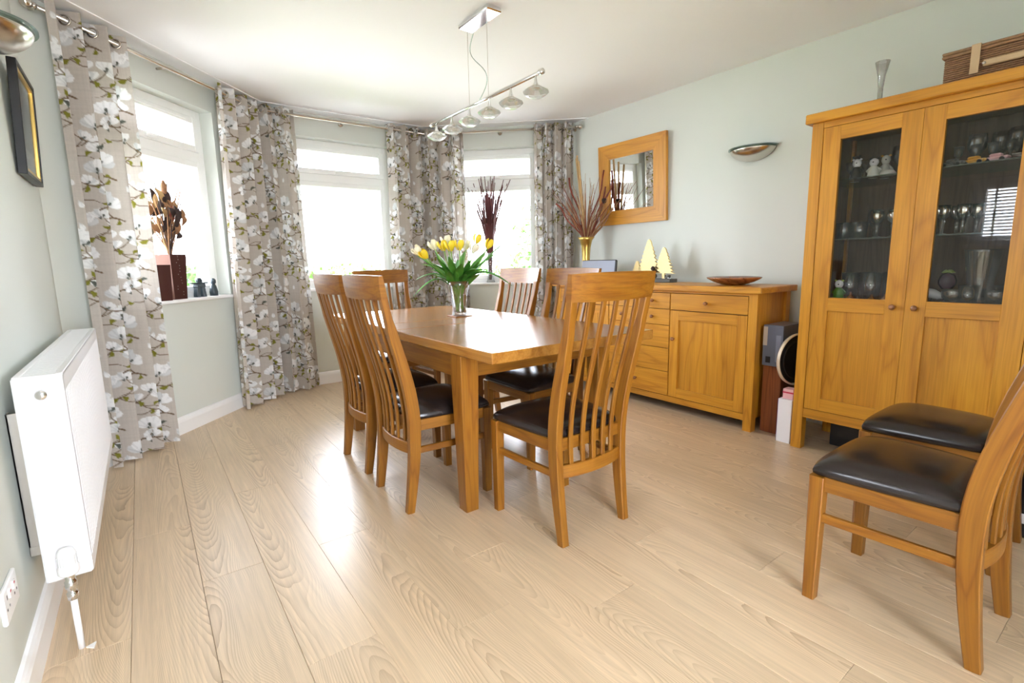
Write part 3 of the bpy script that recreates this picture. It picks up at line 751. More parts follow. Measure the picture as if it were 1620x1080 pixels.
# ------------------------------------------------------------------ dining chairs
def prof(z):
    zs = [0, .12, .28, .45, .6, .75, .88, 1.0, 1.09]; ys = [0, .018, .036, .040, .018, -.022, -.058, -.082, -.095]
    return float(np.interp(z, zs, ys))
def sm(z): return sum(prof(z+d) for d in (-.06, -.03, 0, .03, .06))/5 if .06 < z < 1.03 else prof(z)
def make_chair():
    root = thing('dining_chair', 'tmp', 'chair', (0, 0, 0), 0, 'slat back dining chairs')
    zs = np.linspace(0, .995, 22)
    for s_ in (-1, 1):
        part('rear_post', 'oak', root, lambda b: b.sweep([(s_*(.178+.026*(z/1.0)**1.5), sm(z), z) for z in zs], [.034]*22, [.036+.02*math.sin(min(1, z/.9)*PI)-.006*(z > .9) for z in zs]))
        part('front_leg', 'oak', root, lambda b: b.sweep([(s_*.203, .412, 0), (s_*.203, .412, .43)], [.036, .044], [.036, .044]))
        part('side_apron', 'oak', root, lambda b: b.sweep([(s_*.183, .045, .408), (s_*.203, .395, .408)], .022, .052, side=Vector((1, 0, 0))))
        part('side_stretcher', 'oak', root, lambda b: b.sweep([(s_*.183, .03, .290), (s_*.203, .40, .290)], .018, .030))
    part('front_apron', 'oak', root, lambda b: b.box((-.185, .400, .382), (.185, .424, .434)))
    part('rear_apron', 'oak', root, lambda b: b.box((-.17, .030, .382), (.17, .052, .434)))
    def arc(z, hw, bow, y0=None, n=13):
        return [(hw*t, (sm(z) if y0 is None else y0)-bow*(1-t*t), z) for t in np.linspace(-1, 1, n)]
    part('lower_back_rail', 'oak', root, lambda b: b.sweep(arc(.298, .168, .026), .056, .022, side=Vector((0, 0, 1))))
    def top(b):
        n = 15; vs = []; g = []
        off = rnd.uniform(0, 30)
        for t in np.linspace(-1, 1, n):
            for z, th in ((.985, .028), (1.035, .026), (1.085, .018)):
                y = sm(z)-.030*(1-t*t)+(-.001)
                x = (.222+.008*(z-.985)/.1)*t; dz = .004*(1-t*t)
                for s_ in (-1, 1): vs.append((x, y+s_*th/2, z+(dz if z > 1.05 else -dz*.8))); g.append((x+off, z*1., y))
        fs = []; k = 6
        for i in range(n-1):
            a, c = i*k, (i+1)*k
            for r_ in ((0, 2), (2, 4)): fs += [(a+r_[0], c+r_[0], c+r_[1], a+r_[1]), (a+r_[0]+1, a+r_[1]+1, c+r_[1]+1, c+r_[0]+1)]
            fs += [(a, a+1, c+1, c), (a+4, c+4, c+5, a+5)]
        for a in (0, (n-1)*k): fs += [(a, a+2, a+3, a+1), (a+2, a+4, a+5, a+3)]
        b.add(vs, fs, g)
    part('top_rail', 'oak', root, top)
    for i in range(5):
        t = (i-2)/3.0; z2 = np.linspace(.31, .992, 17)
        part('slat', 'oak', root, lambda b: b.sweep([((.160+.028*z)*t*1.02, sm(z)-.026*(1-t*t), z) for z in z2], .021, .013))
    def seat(b):
        n = 22; vs = []; fs = []
        cs = [math.copysign(1-(1-abs(q))**1.7, q) for q in np.linspace(-1, 1, n+1)]
        def at(u, v, grow, z):
            r_ = 1-.035*(u*u*v*v)**2*2                       # rounded corners
            hw = (.192+.036*(v+1)/2+grow)*r_; return (u*hw, .2375+(.2025+grow)*v*r_, z)
        for v in cs:
            for u in cs:
                h = ((1-u**4)*(1-v**4))**.55; vs.append(at(u, v, 0, .456+.048*h*(1-.12*(u*u+v*v))))
        m = n+1
        for a in range(n):
            for c in range(n): fs.append((a*m+c, a*m+c+1, (a+1)*m+c+1, (a+1)*m+c))
        ring = [c for c in range(m)]+[a*m+n for a in range(1, m)]+[n*m+c for c in range(n-1, -1, -1)]+[a*m for a in range(n-1, 0, -1)]
        prev = ring
        uv = [(cs[k % m], cs[k//m]) for k in ring]
        for grow, z in ((.003, .447), (.002, .438), (-.006, .432)):
            cur = []
            for u, v in uv: cur.append(len(vs)); vs.append(at(u, v, grow, z))
            for k in range(len(ring)): k2 = (k+1) % len(ring); fs.append((prev[k], cur[k], cur[k2], prev[k2]))
            prev = cur
        fs.append(tuple(prev)); b.add(vs, fs, smooth=True)
    part('seat', 'leather', root, seat, 'dark brown-black leather seat pad')
    return root
chair = make_chair()
spots = [
 ((.885, 2.2, 0), -PI/2, 'oak slat-back chair on the left long side of the table, nearest the viewer'),
 ((.897, 2.752, 0), -PI/2, 'oak slat-back chair on the left long side, second along behind the nearest'),
 ((1.56, 3.79, 0), PI, 'oak slat-back chair at the far end of the table below the middle window'),
 ((2.115, 2.89, 0), PI/2, 'oak slat-back chair on the far long side before the right bay window'),
 ((2.04, 2.26, 0), PI/2, 'oak slat-back chair on the far long side before the sideboard, half hidden'),
 ((1.432, 1.383, 0), 0, 'oak slat-back chair at the near end of the table with its back towards the viewer'),
 ((1.905, .235, 0), 0, 'oak chair with dark leather seat standing apart at the right front corner'),
 ((2.50, .30, 0), 0, 'oak chair with dark leather seat pushed up against the glass cabinet, behind another chair'),
]
for i, (l, a, lab) in enumerate(spots):
    if i == 0: chair.location = l; chair.rotation_euler = (0, 0, a); chair['label'] = lab
    else: dup(chair, l, a, lab)

# ------------------------------------------------------------------ table
tx0, tx1, ty0, ty1, TZ = 1.057, 2.03, 1.568, 3.66, .785
tb = thing('dining_table', 'extended rectangular oak dining table with tapered square legs', 'table', ((tx0+tx1)/2, (ty0+ty1)/2, 0))
cx, cy = tb.location[0], tb.location[1]
for a, b_ in ((ty0, 2.497), (2.499, 2.78), (2.782, ty1)):
    part('top_section', 'oak_top', tb, lambda b: b.box((tx0-cx, a-cy, TZ-.046), (tx1-cx, b_-cy, TZ), .004, grain=1))
for lx in (tx0+.018, tx1-.108):
    for ly in (1.84, 3.30):
        x, y = lx+.045-cx, ly+.045-cy
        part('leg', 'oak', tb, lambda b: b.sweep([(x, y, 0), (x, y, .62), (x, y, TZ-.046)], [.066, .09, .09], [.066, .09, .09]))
for lx in (tx0+.032, tx1-.056): part('side_apron', 'oak', tb, lambda b: b.box((lx-cx, 1.93-cy, .628), (lx+.024-cx, 3.30-cy, TZ-.046), .002))
for ly in (1.858, 3.348): part('end_apron', 'oak', tb, lambda b: b.box((tx0+.108-cx, ly-cy, .628), (tx1-.108-cx, ly+.024-cy, TZ-.046), .002))

# vase of tulips on a coaster
vx, vy = 1.672, 2.85
tag(MB().box((vx-.062, vy-.062, TZ), (vx+.062, vy+.062, TZ+.006), .002).build('coaster', 'cork'), 'square brown wooden coaster under the tulip vase', 'coaster')
vz = TZ+.006
vs_ = thing('flower_vase', 'clear flared glass vase of water holding the tulips on the table', 'vase', (vx, vy, vz))
part('glass_body', 'glass', vs_, lambda b: b.lathe([(0, .0), (.047, .0), (.050, .006), (.047, .03), (.045, .06), (.052, .12), (.066, .19), (.078, .225), (.076, .225), (.063, .188), (.049, .12), (.042, .06), (.043, .02), (0, .016)], n=28))
part('water', 'glass', vs_, lambda b: b.lathe([(0, .018), (.042, .02), (.041, .06), (.048, .12), (.051, .135), (0, .135)], n=24))
r5 = random.Random(11)
def tulip(label, kind, tip, root_, bend, leaves, group, openness=.5):
    tip = (tip[0]*1.15, tip[1]*1.15, tip[2]+.085)
    """stem from the vase bottom through the neck to tip, bloom at the tip and strap leaves"""
    o = thing('tulip', label, 'flower', (vx, vy, vz), 0, group)
    p0 = Vector(root_); p3 = Vector(tip); nk = Vector((p3.x*.26, p3.y*.26, .225)); p2 = p3-Vector((bend[0], bend[1], .09))
    def bz(t):
        if t < .5: u = t*2; return p0*(1-u)**2+Vector((nk.x*.4, nk.y*.4, .12))*2*u*(1-u)+nk*u*u
        u = (t-.5)*2; return nk*(1-u)**2+p2*2*u*(1-u)+p3*u*u
    pts = [bz(t) for t in np.linspace(0, 1, 13)]
    part('stem', 'stem', o, lambda b: b.tube(pts, .0038, 6))
    d = (pts[-1]-pts[-2]).normalized(); e = d.orthogonal().normalized(); f = d.cross(e)
    if kind:
        def bloom(b):
            for k in range(6):
                a = 2*PI*k/6+(.5 if k % 2 else 0); rr = .85 if k % 2 else 1; n = 7; vs = []; fs = []
                for j in range(n):
                    t = j/(n-1); rad_ = (.031*math.sin(PI*(.10+.64*t))+.011*openness*t*t)*rr; w_ = 1.15*math.sin(PI*(t*.82+.12))**.7
                    for q in (-1, -.5, 0, .5, 1):
                        an = a+q*w_*.62; ra = rad_*(1-.10*q*q)
                        vs.append(p3+d*(t*.066)+(e*math.cos(an)+f*math.sin(an))*ra)
                for j in range(n-1):
                    for q in range(4): fs.append((j*5+q, j*5+q+1, (j+1)*5+q+1, (j+1)*5+q))
                b.add(vs, fs, smooth=True)
        part('bloom', kind, o, bloom)
    leaves = list(leaves)+[(r5.uniform(.36, .5), r5.uniform(0, 2*PI), r5.uniform(.11, .17), r5.uniform(.15, .5), r5.uniform(.015, .021)) for _ in range(2)]
    for (t0, ang, ln, droop, wd) in leaves:
        ln *= 1.3
        s0 = bz(t0); out = Vector((math.cos(ang), math.sin(ang), 0))
        def lf(b):
            n = 11; vs = []; fs = []; L2 = []
            for j in range(n):
                t = j/(n-1); p = s0+out*(ln*(.75*t+.25*t*t))+Vector((0, 0, ln*(1.15*t-droop*t*t*1.35)))
                L2.append(p)
            for j in range(n):
                t = j/(n-1); tg_ = (L2[min(j+1, n-1)]-L2[max(j-1, 0)]).normalized(); sd = tg_.cross(out.cross(Vector((0, 0, 1)))).normalized()
                ac = out.cross(Vector((0, 0, 1))).normalized(); w_ = 1.35*wd*math.sin(PI*(t*.93+.06))**.75
                for q in (-1, -.5, 0, .5, 1): vs.append(L2[j]+ac*(q*w_)+sd*(abs(q)*w_*.45))
            for j in range(n-1):
                for q in range(4): fs.append((j*5+q, j*5+q+1, (j+1)*5+q+1, (j+1)*5+q))
            b.add(vs, fs, smooth=True)
        part('leaf', 'leaf', o, lf)
CR, CF = Vector((_r.x, _r.y, 0)), Vector((_f.x, _f.y, 0)).normalized()
def vp(a, dep, z): v = CR*a+CF*dep; return (v.x, v.y, z)
A0 = math.atan2(CR.y, CR.x)
rs = lambda: vp(r5.uniform(-.025, .025), r5.uniform(-.025, .025), .022)
GY, GW = 'yellow tulips in the table vase', 'white tulips in the table vase'
tulip('large open yellow tulip in the middle of the vase, facing out', 'yellow', vp(-.03, -.05, .33), rs(), (-.01, 0), [(.42, A0+2.6, .17, .5, .019), (.45, A0-1.3, .15, .35, .021)], GY, 1.4)
tulip('yellow tulip left of the middle with its petals just opening', 'yellow', vp(-.075, .0, .335), rs(), (-.02, 0), [(.45, A0+2.9, .19, .45, .018)], GY, .9)
tulip('yellow tulip right of the middle half sunk in leaves', 'yellow', vp(.015, -.03, .335), rs(), (0, 0), [(.42, A0-.6, .19, .55, .021)], GY, .6)
tulip('tallest slender yellow tulip bud standing right of centre', 'yellow', vp(.105, .0, .375), rs(), (.03, 0), [(.45, A0+.3, .20, .25, .017), (.5, A0+.5, .14, .1, .015)], GY, .0)
tulip('drooping yellow tulip low on the left of the bunch', 'yellow', vp(-.165, -.03, .29), rs(), (-.08, 0), [(.45, A0+3.3, .18, .75, .015)], GY, .2)
tulip('greenish yellow bud at the far right of the bunch', 'yellow', vp(.165, .03, .345), rs(), (.05, 0), [(.45, A0-.05, .24, .15, .017)], GY, -.2)
tulip('white tulip at the far left of the bunch', 'cream', vp(-.205, .0, .315), rs(), (-.09, 0), [(.45, A0+2.7, .20, .3, .018), (.40, A0+3.6, .2, 1.0, .013)], GW, .8)
tulip('white tulip second from the left', 'cream', vp(-.13, .04, .345), rs(), (-.04, 0), [(.48, A0+2.2, .18, .2, .017)], GW, .6)
tulip('wide open white tulip at the back top of the bunch', 'cream', vp(-.065, .08, .37), rs(), (-.02, 0), [(.47, A0+1.4, .18, .2, .018)], GW, 1.4)
tulip('open cream tulip on the right front of the bunch', 'cream', vp(.085, -.06, .315), rs(), (.03, -.03), [(.42, A0-.25, .26, .85, .02), (.45, A0-1.0, .16, .5, .02)], GW, 1.2)
tulip('cream tulip hidden in the foliage behind the yellow ones', 'cream', vp(.04, .08, .34), rs(), (.02, 0), [(.45, A0+.8, .2, .2, .018), (.44, A0+1.9, .18, .35, .018)], GW, .5)

# ------------------------------------------------------------------ sideboard
sb = thing('sideboard', 'long oak sideboard with small knobbed drawers between two panelled doors', 'sideboard', (3.1, 1.605, 0))
F0 = 3.1
def S(x, y, z): return (x-3.1, y-1.605, z)
SY0, SY1, SXB = 1.605, 3.505, 3.53
part('top', 'oak_c', sb, lambda b: b.box(S(3.065, 1.57, .905), S(3.545, 3.54, .945), .004, 1))
for y0 in (SY0, SY1-.057):
    for x0 in (F0, SXB-.057): part('corner_post', 'oak_c', sb, lambda b: b.box(S(x0, y0, 0), S(x0+.057, y0+.057, .905), .0012, 2))
    part('side_panel', 'oak_c', sb, lambda b: b.box(S(F0+.057, y0+.018, .075), S(SXB-.057, y0+.034, .905), .001, 2))
part('bottom_rail', 'oak_c', sb, lambda b: b.box(S(F0+.004, SY0+.057, .068), S(F0+.03, SY1-.057, .112), .0010, 1))
part('top_rail', 'oak_c', sb, lambda b: b.box(S(F0+.004, SY0+.057, .888), S(F0+.03, SY1-.057, .905), .0010, 1))
part('carcass', 'oak_dark', sb, lambda b: b.box(S(F0+.03, SY0+.034, .09), S(SXB-.01, SY1-.034, .90), 0))
def knob(par, x, y, z, r=.014):
    b = MB(); pr = [(.0065, 0), (.0065, .010), (r*.9, .014), (r, .021), (r*.82, .028), (r*.4, .031), (.0, .0315)]
    n = 16; vs = []; fs = []
    for rr, d in pr:
        for k in range(n): a = 2*PI*k/n; vs.append((x-d, y+rr*math.cos(a), z+rr*math.sin(a)))
    for i in range(len(pr)-1):
        for k in range(n): fs.append((i*n+k, i*n+(k+1) % n, (i+1)*n+(k+1) % n, (i+1)*n+k))
    b.add(vs, fs, smooth=True); return b.build('knob', 'knob', par)
def drawer(y0, y1, z0, z1):
    o = part('drawer_front', 'oak_c', sb, lambda b: b.box(S(F0+.002, y0, z0), S(F0+.028, y1, z1), .0010, 1))
    q = S(F0+.002, (y0+y1)/2, (z0+z1)/2); knob(o, *q); return o
def panel_door(par, name, X0, y0, y1, z0, z1, kn, st=.068, mat='oak_c', S=S):
    o = bpy.data.objects.new(name, None); COL.objects.link(o); o.parent = par; o.empty_display_size = .02
    part('stile', mat, o, lambda b: b.box(S(X0, y0, z0), S(X0+.024, y0+st, z1), .0010, 2))
    part('stile', mat, o, lambda b: b.box(S(X0, y1-st, z0), S(X0+.024, y1, z1), .0010, 2))
    part('rail', mat, o, lambda b: b.box(S(X0, y0+st, z0), S(X0+.024, y1-st, z0+st), .0010, 1))
    part('rail', mat, o, lambda b: b.box(S(X0, y0+st, z1-st), S(X0+.024, y1-st, z1), .0010, 1))
    part('panel', mat, o, lambda b: b.box(S(X0+.012, y0+st, z0+st), S(X0+.02, y1-st, z1-st), 0, 2))
    knob(o, *S(X0, kn[0], kn[1])); return o
g_ = .0025
for ya, yb, kn in ((1.664, 2.252, 2.215), (2.856, 3.446, 2.895)):
    drawer(ya+g_, yb-g_, .766, .884); panel_door(sb, 'door', F0+.002, ya+g_, yb-g_, .116, .760, (kn, .553))
for z0, z1 in ((.768, .884), (.648, .764)):
    for ya, yb in ((2.258, 2.552), (2.556, 2.850)): drawer(ya+.001, yb-.001, z0, z1)
for z0, z1 in ((.476, .644), (.298, .472), (.116, .294)): drawer(2.259, 2.849, z0, z1)
part('divider', 'oak_c', sb, lambda b: b.box(S(F0+.012, 2.2525, .112), S(F0+.028, 2.2575, .888), 0))

# things standing on the sideboard
ST = .945
bw = MB(); bw.lathe([(0, .004), (.055, .0), (.075, .004), (.13, .022), (.172, .045), (.178, .053), (.172, .055), (.12, .036), (.07, .022), (0, .02)], n=44)
o = bw.build('bowl', 'bowl'); o.location = (3.30, 1.885, ST); tag(o, 'shallow turned wooden bowl on the right end of the sideboard', 'bowl')
tr = thing('tree_ornament', 'gold tree candle ornament on a grey slate base on the sideboard', 'ornament', (3.42, 2.66, ST), .0)
part('base', 'slate', tr, lambda b: b.box((-.05, -.20, 0), (.05, .20, .03), .003))
def fir(b, y, h, w_, x=0):
    n = 8; pts = []
    for i in range(n):
        t = i/n; ww = w_*(1-t)**.85
        pts += [(ww+.006, .035+h*(.16+.84*t-.02)), (ww*.66+.003, .035+h*(.16+.84*(t+.55/n)))]
    pts.append((.0005, .035+h))
    poly = pts+[(-a, z) for a, z in pts[::-1]]
    poly = [(w_*.12, .03), (w_*.12, .035+h*.16)]+poly+[(-w_*.12, .035+h*.16), (-w_*.12, .03)]
    b.prism(poly, lambda a, z, d: (x+d, y+a, z), -.008, .008)
for (y, h, w_) in ((.045, .315, .115), (-.105, .245, .10), (.165, .14, .06)):
    part('fir_tree', 'goldleaf', tr, lambda b: fir(b, y, h, w_))
for y in (-.03, -.165): part('tealight_cup', 'glass', tr, lambda b: b.lathe([(.022, .03), (.026, .06), (.024, .06), (.02, .034), (0, .034)], (-.03, y, 0), 18))
part('pine_cone', 'drydark', tr, lambda b: [b.lathe([(0, 0), (.014, .008), (.018, .02), (.01, .034), (0, .04)], (-.02, -.035+.012*k, .032+.03*k), 8, smooth=False) for k in range(3)])
dk = thing('speaker_dock', 'grey-blue flat screen with dark rim standing on the sideboard by the gold vase', 'screen', (3.27, 3.15, ST+.003)); dk.rotation_euler = (0, .08, 0)
part('casing', 'black', dk, lambda b: b.box((0, -.205, .01), (.028, .205, .188), .008))
part('screen_panel', 'screen', dk, lambda b: b.box((-.003, -.198, .022), (.0, .198, .182), .001))
part('foot', 'black', dk, lambda b: b.box((-.03, -.08, 0), (.09, .08, .012), .004))
gv = thing('gold_vase', 'tall flared brass vase of dried stems at the far end of the sideboard', 'vase', (3.40, 3.42, ST))
part('vase_body', 'gold', gv, lambda b: b.lathe([(0, 0), (.06, 0), (.062, .01), (.045, .03), (.036, .10), (.036, .22), (.043, .31), (.058, .375), (.080, .402), (.076, .402), (.052, .37), (.036, .3), (.03, .2), (0, .2)], n=28))
ds = thing('dried_arrangement', 'bunch of dried canes, curled stems and grasses in the brass vase', 'dried flowers', (3.40, 3.42, ST))
r6 = random.Random(5)
def spray(par, name, mat, base, az, lean, ln, curl, r0, r1, n=9, seedn=0, wob=0.0, xmax=None):
    if par.name.startswith('dried_arr'): xmax = .15
    d = CR*math.cos(az)+CF*math.sin(az)
    pts = []
    for j in range(n):
        t = j/(n-1); k = lean*ln*t+curl*ln*t*t
        wv = wob*math.sin(t*9+seedn)
        q_ = Vector(base)+d*(k+wv)+Vector((0, 0, ln*t*(1-.25*abs(lean+curl)*t)))
        if xmax is not None: q_.x = min(q_.x, xmax)
        pts.append(q_)
    return part(name, mat, par, lambda b: b.tube(pts, [r0+(r1-r0)*j/(n-1) for j in range(n)], 6))
for k in range(3): spray(ds, 'cane', 'dry2', (0, 0, .3), 2.9+k*.5, .10+.02*k, .86-.03*k, .0, .011, .009)
for k in range(90):
    az = r6.uniform(0, 2*PI); spray(ds, 'grass_stem', r6.choice(['dry', 'dry2', 'dryred', 'dry']), (0, 0, .33), az, r6.uniform(.05, .5), r6.uniform(.25, .66), r6.uniform(-.1, .3), .0042, .0016, seedn=k, wob=.006)
for az, ln, lean in ((.1, .72, .22), (2.8, .66, .22), (.3, .60, .45), (3.0, .46, .60), (-.2, .62, .36)):
    spray(ds, 'curled_stem', 'dryred', (0, 0, .33), az, lean, ln, .03, .006, .0085, seedn=ln*20, wob=.016)
for az, ln, lean in ((.2, .46, .6), (.1, .5, .75), (-.3, .52, .55)):
    p = spray(ds, 'broad_leaf_stem', 'dry', (0, 0, .33), az, lean, ln, .2, .012, .003)
c = CR*.16+CF*(-.03); part('seed_pod', 'drydark', ds, lambda b: b.lathe([(0, 0), (.02, .01), (.024, .03), (.02, .045), (0, .05)], (c.x, c.y, .70), 12).tube([(0, 0, .33), (c.x*.5, c.y*.5, .5), (c.x, c.y, .70)], .0025, 5))

# mirror
mr = thing('wall_mirror', 'square mirror in a wide mitred oak frame on the right wall', 'mirror', (XR, 3.065, 1.455))
mr.location.x = XR-.004; mr.rotation_euler = (0, -.045, 0)
mw, mh, fw = .377, .715, .128
Tm = lambda a, z, d: (-d, a, z)
for nm, poly in (('frame_side', [(-mw, 0), (-mw+fw, fw), (-mw+fw, mh-fw), (-mw, mh)]), ('frame_side', [(mw, 0), (mw, mh), (mw-fw, mh-fw), (mw-fw, fw)]),
                 ('frame_rail', [(-mw, 0), (mw, 0), (mw-fw, fw), (-mw+fw, fw)]), ('frame_rail', [(-mw, mh), (-mw+fw, mh-fw), (mw-fw, mh-fw), (mw, mh)])):
    def fp(b, poly=poly, nm=nm):
        b.prism(poly, Tm, .0, .03)
        if nm == 'frame_side': b.g = [(g[1], g[0], g[2]) for g in b.g]
    part(nm, 'oak_c', mr, fp)
part('mirror_glass', 'mirror', mr, lambda b: b.box((-.018, -mw+fw-.003, fw-.003), (-.012, mw-fw+.003, mh-fw+.003), 0))

# ------------------------------------------------------------------ glass-fronted cabinet
CX0, CXB, CY0, CY1 = 3.055, 3.545, .347, 1.333
cb = thing('display_cabinet', 'tall oak display cabinet with two glazed doors and panelled lower halves', 'cabinet', (CX0, CY0, 0))
def K(x, y, z): return (x-CX0, y-CY0, z)
for y0 in (CY0, CY1-.056):
    for x0 in (CX0, CXB-.056): part('corner_post', 'oak_c', cb, lambda b: b.box(K(x0, y0, 0), K(x0+.056, y0+.056, 1.842), .0012, 2))
    part('side_panel', 'oak_c', cb, lambda b: b.box(K(CX0+.056, y0+.02, .19), K(CXB-.056, y0+.036, 1.842), .001, 2))
part('cornice', 'oak_c', cb, lambda b: b.box(K(CX0-.028, CY0-.028, 1.842), K(CXB+.01, CY1+.028, 1.892), .004, 1))
part('top_rail', 'oak_c', cb, lambda b: b.box(K(CX0+.003, CY0+.056, 1.812), K(CX0+.03, CY1-.056, 1.842), .0010, 1))
part('bottom_rail', 'oak_c', cb, lambda b: b.box(K(CX0+.003, CY0+.056, .195), K(CX0+.03, CY1-.056, .250), .0010, 1))
part('back_panel', 'oak_dark', cb, lambda b: b.box(K(CXB-.03, CY0+.036, .19), K(CXB-.02, CY1-.036, 1.842), 0, 2))
part('inner_floor', 'oak_dark', cb, lambda b: b.box(K(CX0+.03, CY0+.036, .25), K(CXB-.03, CY1-.036, .27), 0))
part('inner_lining', 'oak_dark', cb, lambda b: b.box(K(CX0+.056, CY0+.037, .27), K(CXB-.03, CY0+.041, 1.80), 0).box(K(CX0+.056, CY1-.041, .27), K(CXB-.03, CY1-.037, 1.80), 0).box(K(CX0+.03, CY0+.036, 1.80), K(CXB-.03, CY1-.036, 1.81), 0))
part('middle_shelf', 'oak_dark', cb, lambda b: b.box(K(CX0+.03, CY0+.041, .865), K(CXB-.03, CY1-.041, .885), 0))
SH = (1.222, 1.535)
for z in SH: part('glass_shelf', 'greenglass', cb, lambda b: b.box(K(CX0+.04, CY0+.042, z-.006), K(CXB-.035, CY1-.042, z), 0))
for y0, y1, kn in ((.8405, 1.2745, .887), (.4055, .8395, .797)):
    d = bpy.data.objects.new('door', None); COL.objects.link(d); d.parent = cb; d.empty_display_size = .02
    X0 = CX0+.003; st = .084
    for ya, yb in ((y0, y0+st), (y1-st, y1)): part('stile', 'oak_c', d, lambda b: b.box(K(X0, ya, .253), K(X0+.024, yb, 1.81), .0010, 2))
    for za, zb in ((.253, .325), (.828, .902), (1.74, 1.81)): part('rail', 'oak_c', d, lambda b: b.box(K(X0, y0+st, za), K(X0+.024, y1-st, zb), .0010, 1))
    part('panel', 'oak_c', d, lambda b: b.box(K(X0+.012, y0+st, .325), K(X0+.019, y1-st, .828), 0, 2))
    part('pane', 'cabglass', d, lambda b: b.box(K(X0+.010, y0+st, .902), K(X0+.014, y1-st, 1.74), 0))
    knob(d, *K(X0, kn, .868), r=.015)

# things inside the cabinet
def lat(name, mat, prof_, loc, label, cat, group=None, n=20):
    b = MB()
    if isinstance(mat, (list, tuple)):
        for m_, p_ in zip(mat, prof_): b.mat(m_); b.lathe(p_, n=n)
        o = b.build(name)
    else: b.lathe(prof_, n=n); o = b.build(name, mat)
    o.location = loc; return tag(o, label, cat, group)
def like(o, loc, label=None):
    c = o.copy(); COL.objects.link(c); c.location = loc
    if label: c['label'] = label
    return c
Z0, Z1, Z2 = .885, SH[0], SH[1]
tumb = [(0, 0), (.030, 0), (.036, .09), (.034, .09), (.028, .006), (0, .006)]
flute = [(0, 0), (.028, .001), (.028, .004), (.005, .008), (.004, .07), (.012, .085), (.024, .12), (.026, .17), (.025, .17), (.022, .12), (.004, .08), (0, .08)]
goblet = [(0, 0), (.032, .001), (.032, .004), (.006, .008), (.005, .06), (.02, .075), (.036, .10), (.038, .135), (.034, .165), (.033, .165), (.036, .135), (.03, .095), (0, .075)]
sherry = [(0, 0), (.024, .001), (.024, .004), (.005, .007), (.004, .045), (.016, .06), (.020, .10), (.019, .10), (.014, .06), (0, .055)]
# left door, middle shelf: silver-bowled goblets on crystal stems, small cut tumblers
def silver_goblet(loc, label, group):
    b = MB(); b.mat('cut').lathe([(0, 0), (.026, .001), (.026, .005), (.010, .010), (.009, .05), (.013, .06), (.010, .075), (.016, .08)], n=18)
    b.mat('silver').lathe([(.016, .08), (.028, .092), (.032, .115), (.030, .145), (.029, .145), (.03, .115), (.024, .094), (0, .088)], n=18)
    o = b.build('silver_goblet'); o.location = loc; return tag(o, label, 'goblet', group)
ORD = ['first', 'second', 'third', 'fourth', 'fifth', 'sixth']
def row(o, spots, z, text):
    """o and its copies at spots, labelled in order from the left (larger y is further left)"""
    spots = sorted(spots, key=lambda q: -q[1]/q[0])
    for k, (x, y) in enumerate(spots):
        c = o if k == 0 else like(o, (x, y, z))
        c.location = (x, y, z); c['label'] = text % ORD[k]
G1 = 'silver goblets on the middle cabinet shelf'
sg = silver_goblet((3.26, 1.055, Z1), 'x', G1)
row(sg, [(3.26, 1.055), (3.26, .98), (3.27, .905), (3.35, .94), (3.35, 1.005), (3.33, 1.078)], Z1, 'silver-bowled goblet, %s from the left on the middle shelf, left cabinet door')
row(like(sg, (0, 0, 0)), [(3.25, .775), (3.27, .70), (3.35, .74), (3.33, .66)], Z1, 'silver-bowled goblet, %s from the left on the middle shelf, right cabinet door')
ct = lat('cut_tumbler', 'cut', tumb, (3.22, 1.20, Z1), 'small cut glass tumbler at the left of the middle cabinet shelf', 'glass', 'cut tumblers on the middle cabinet shelf')
row(ct, [(3.22, 1.20), (3.22, 1.125), (3.31, 1.21), (3.31, 1.15)], Z1, 'small cut glass tumbler, %s from the left on the middle cabinet shelf')
lat('brandy_glass', 'tablew', goblet, (3.42, 1.12, Z1), 'tall stemmed glass at the back of the middle cabinet shelf, left door', 'glass')
dc = lat('decanter', 'cut', [(0, 0), (.04, 0), (.042, .05), (.02, .10), (.014, .14), (.02, .16), (.012, .165), (.016, .19), (0, .2)], (3.43, .62, Z1), 'cut glass decanter at the back of the middle shelf, right door', 'decanter')
# top shelf, left door: comic animal figurines and goblets
def figurine(name, loc, label, mats, rot, h=.11):
    root = thing(name, label, 'figurine', loc, rot)
    part('body', mats[0], root, lambda b: b.lathe([(0, 0), (.022, .0), (.027, h*.12), (.024, h*.35), (.016, h*.55), (.008, h*.6)], n=14))
    hd = part('head', mats[1], root, lambda b: b.lathe([(.003, h*.55), (.016, h*.6), (.021, h*.72), (.018, h*.85), (.006, h*.92), (0, h*.93)], n=14))
    for s_ in (-1, 1):
        part('arm', mats[0], root, lambda b: b.tube([(0, s_*.016, h*.48), (.004, s_*.03, h*.36), (.014, s_*.022, h*.28)], [.006, .006, .007], 7))
        part('ear', mats[2], hd, lambda b: b.lathe([(0, -.006), (.008, 0), (0, .006)], (0, s_*.017, h*.9), 10))
        part('foot', mats[2], root, lambda b: b.lathe([(0, 0), (.013, .001), (.011, .010), (0, .013)], (-.014, s_*.014, 0), 10))
    part('nose', 'black', hd, lambda b: b.lathe([(0, -.004), (.005, 0), (0, .004)], (-.021, 0, h*.73), 8))
    return root
figurine('animal_figurine', (3.20, 1.155, Z2), 'black and white animal figurine at the left of the top cabinet shelf', ('black', 'boxwhite', 'boxwhite'), .2, .12)
figurine('animal_figurine', (3.27, 1.185, Z2), 'taller black and white animal figurine behind, at the left of the top shelf', ('boxwhite', 'black', 'black'), -.2, .15)
figurine('animal_figurine', (3.20, 1.075, Z2), 'cream animal figurine with a dark head on the top cabinet shelf', ('mount', 'boxwhite', 'black'), .1, .11)
figurine('animal_figurine', (3.27, 1.045, Z2), 'cream and tan animal figurine beside the stemmed glasses, top shelf', ('mount', 'mount', 'orange'), .3, .13)
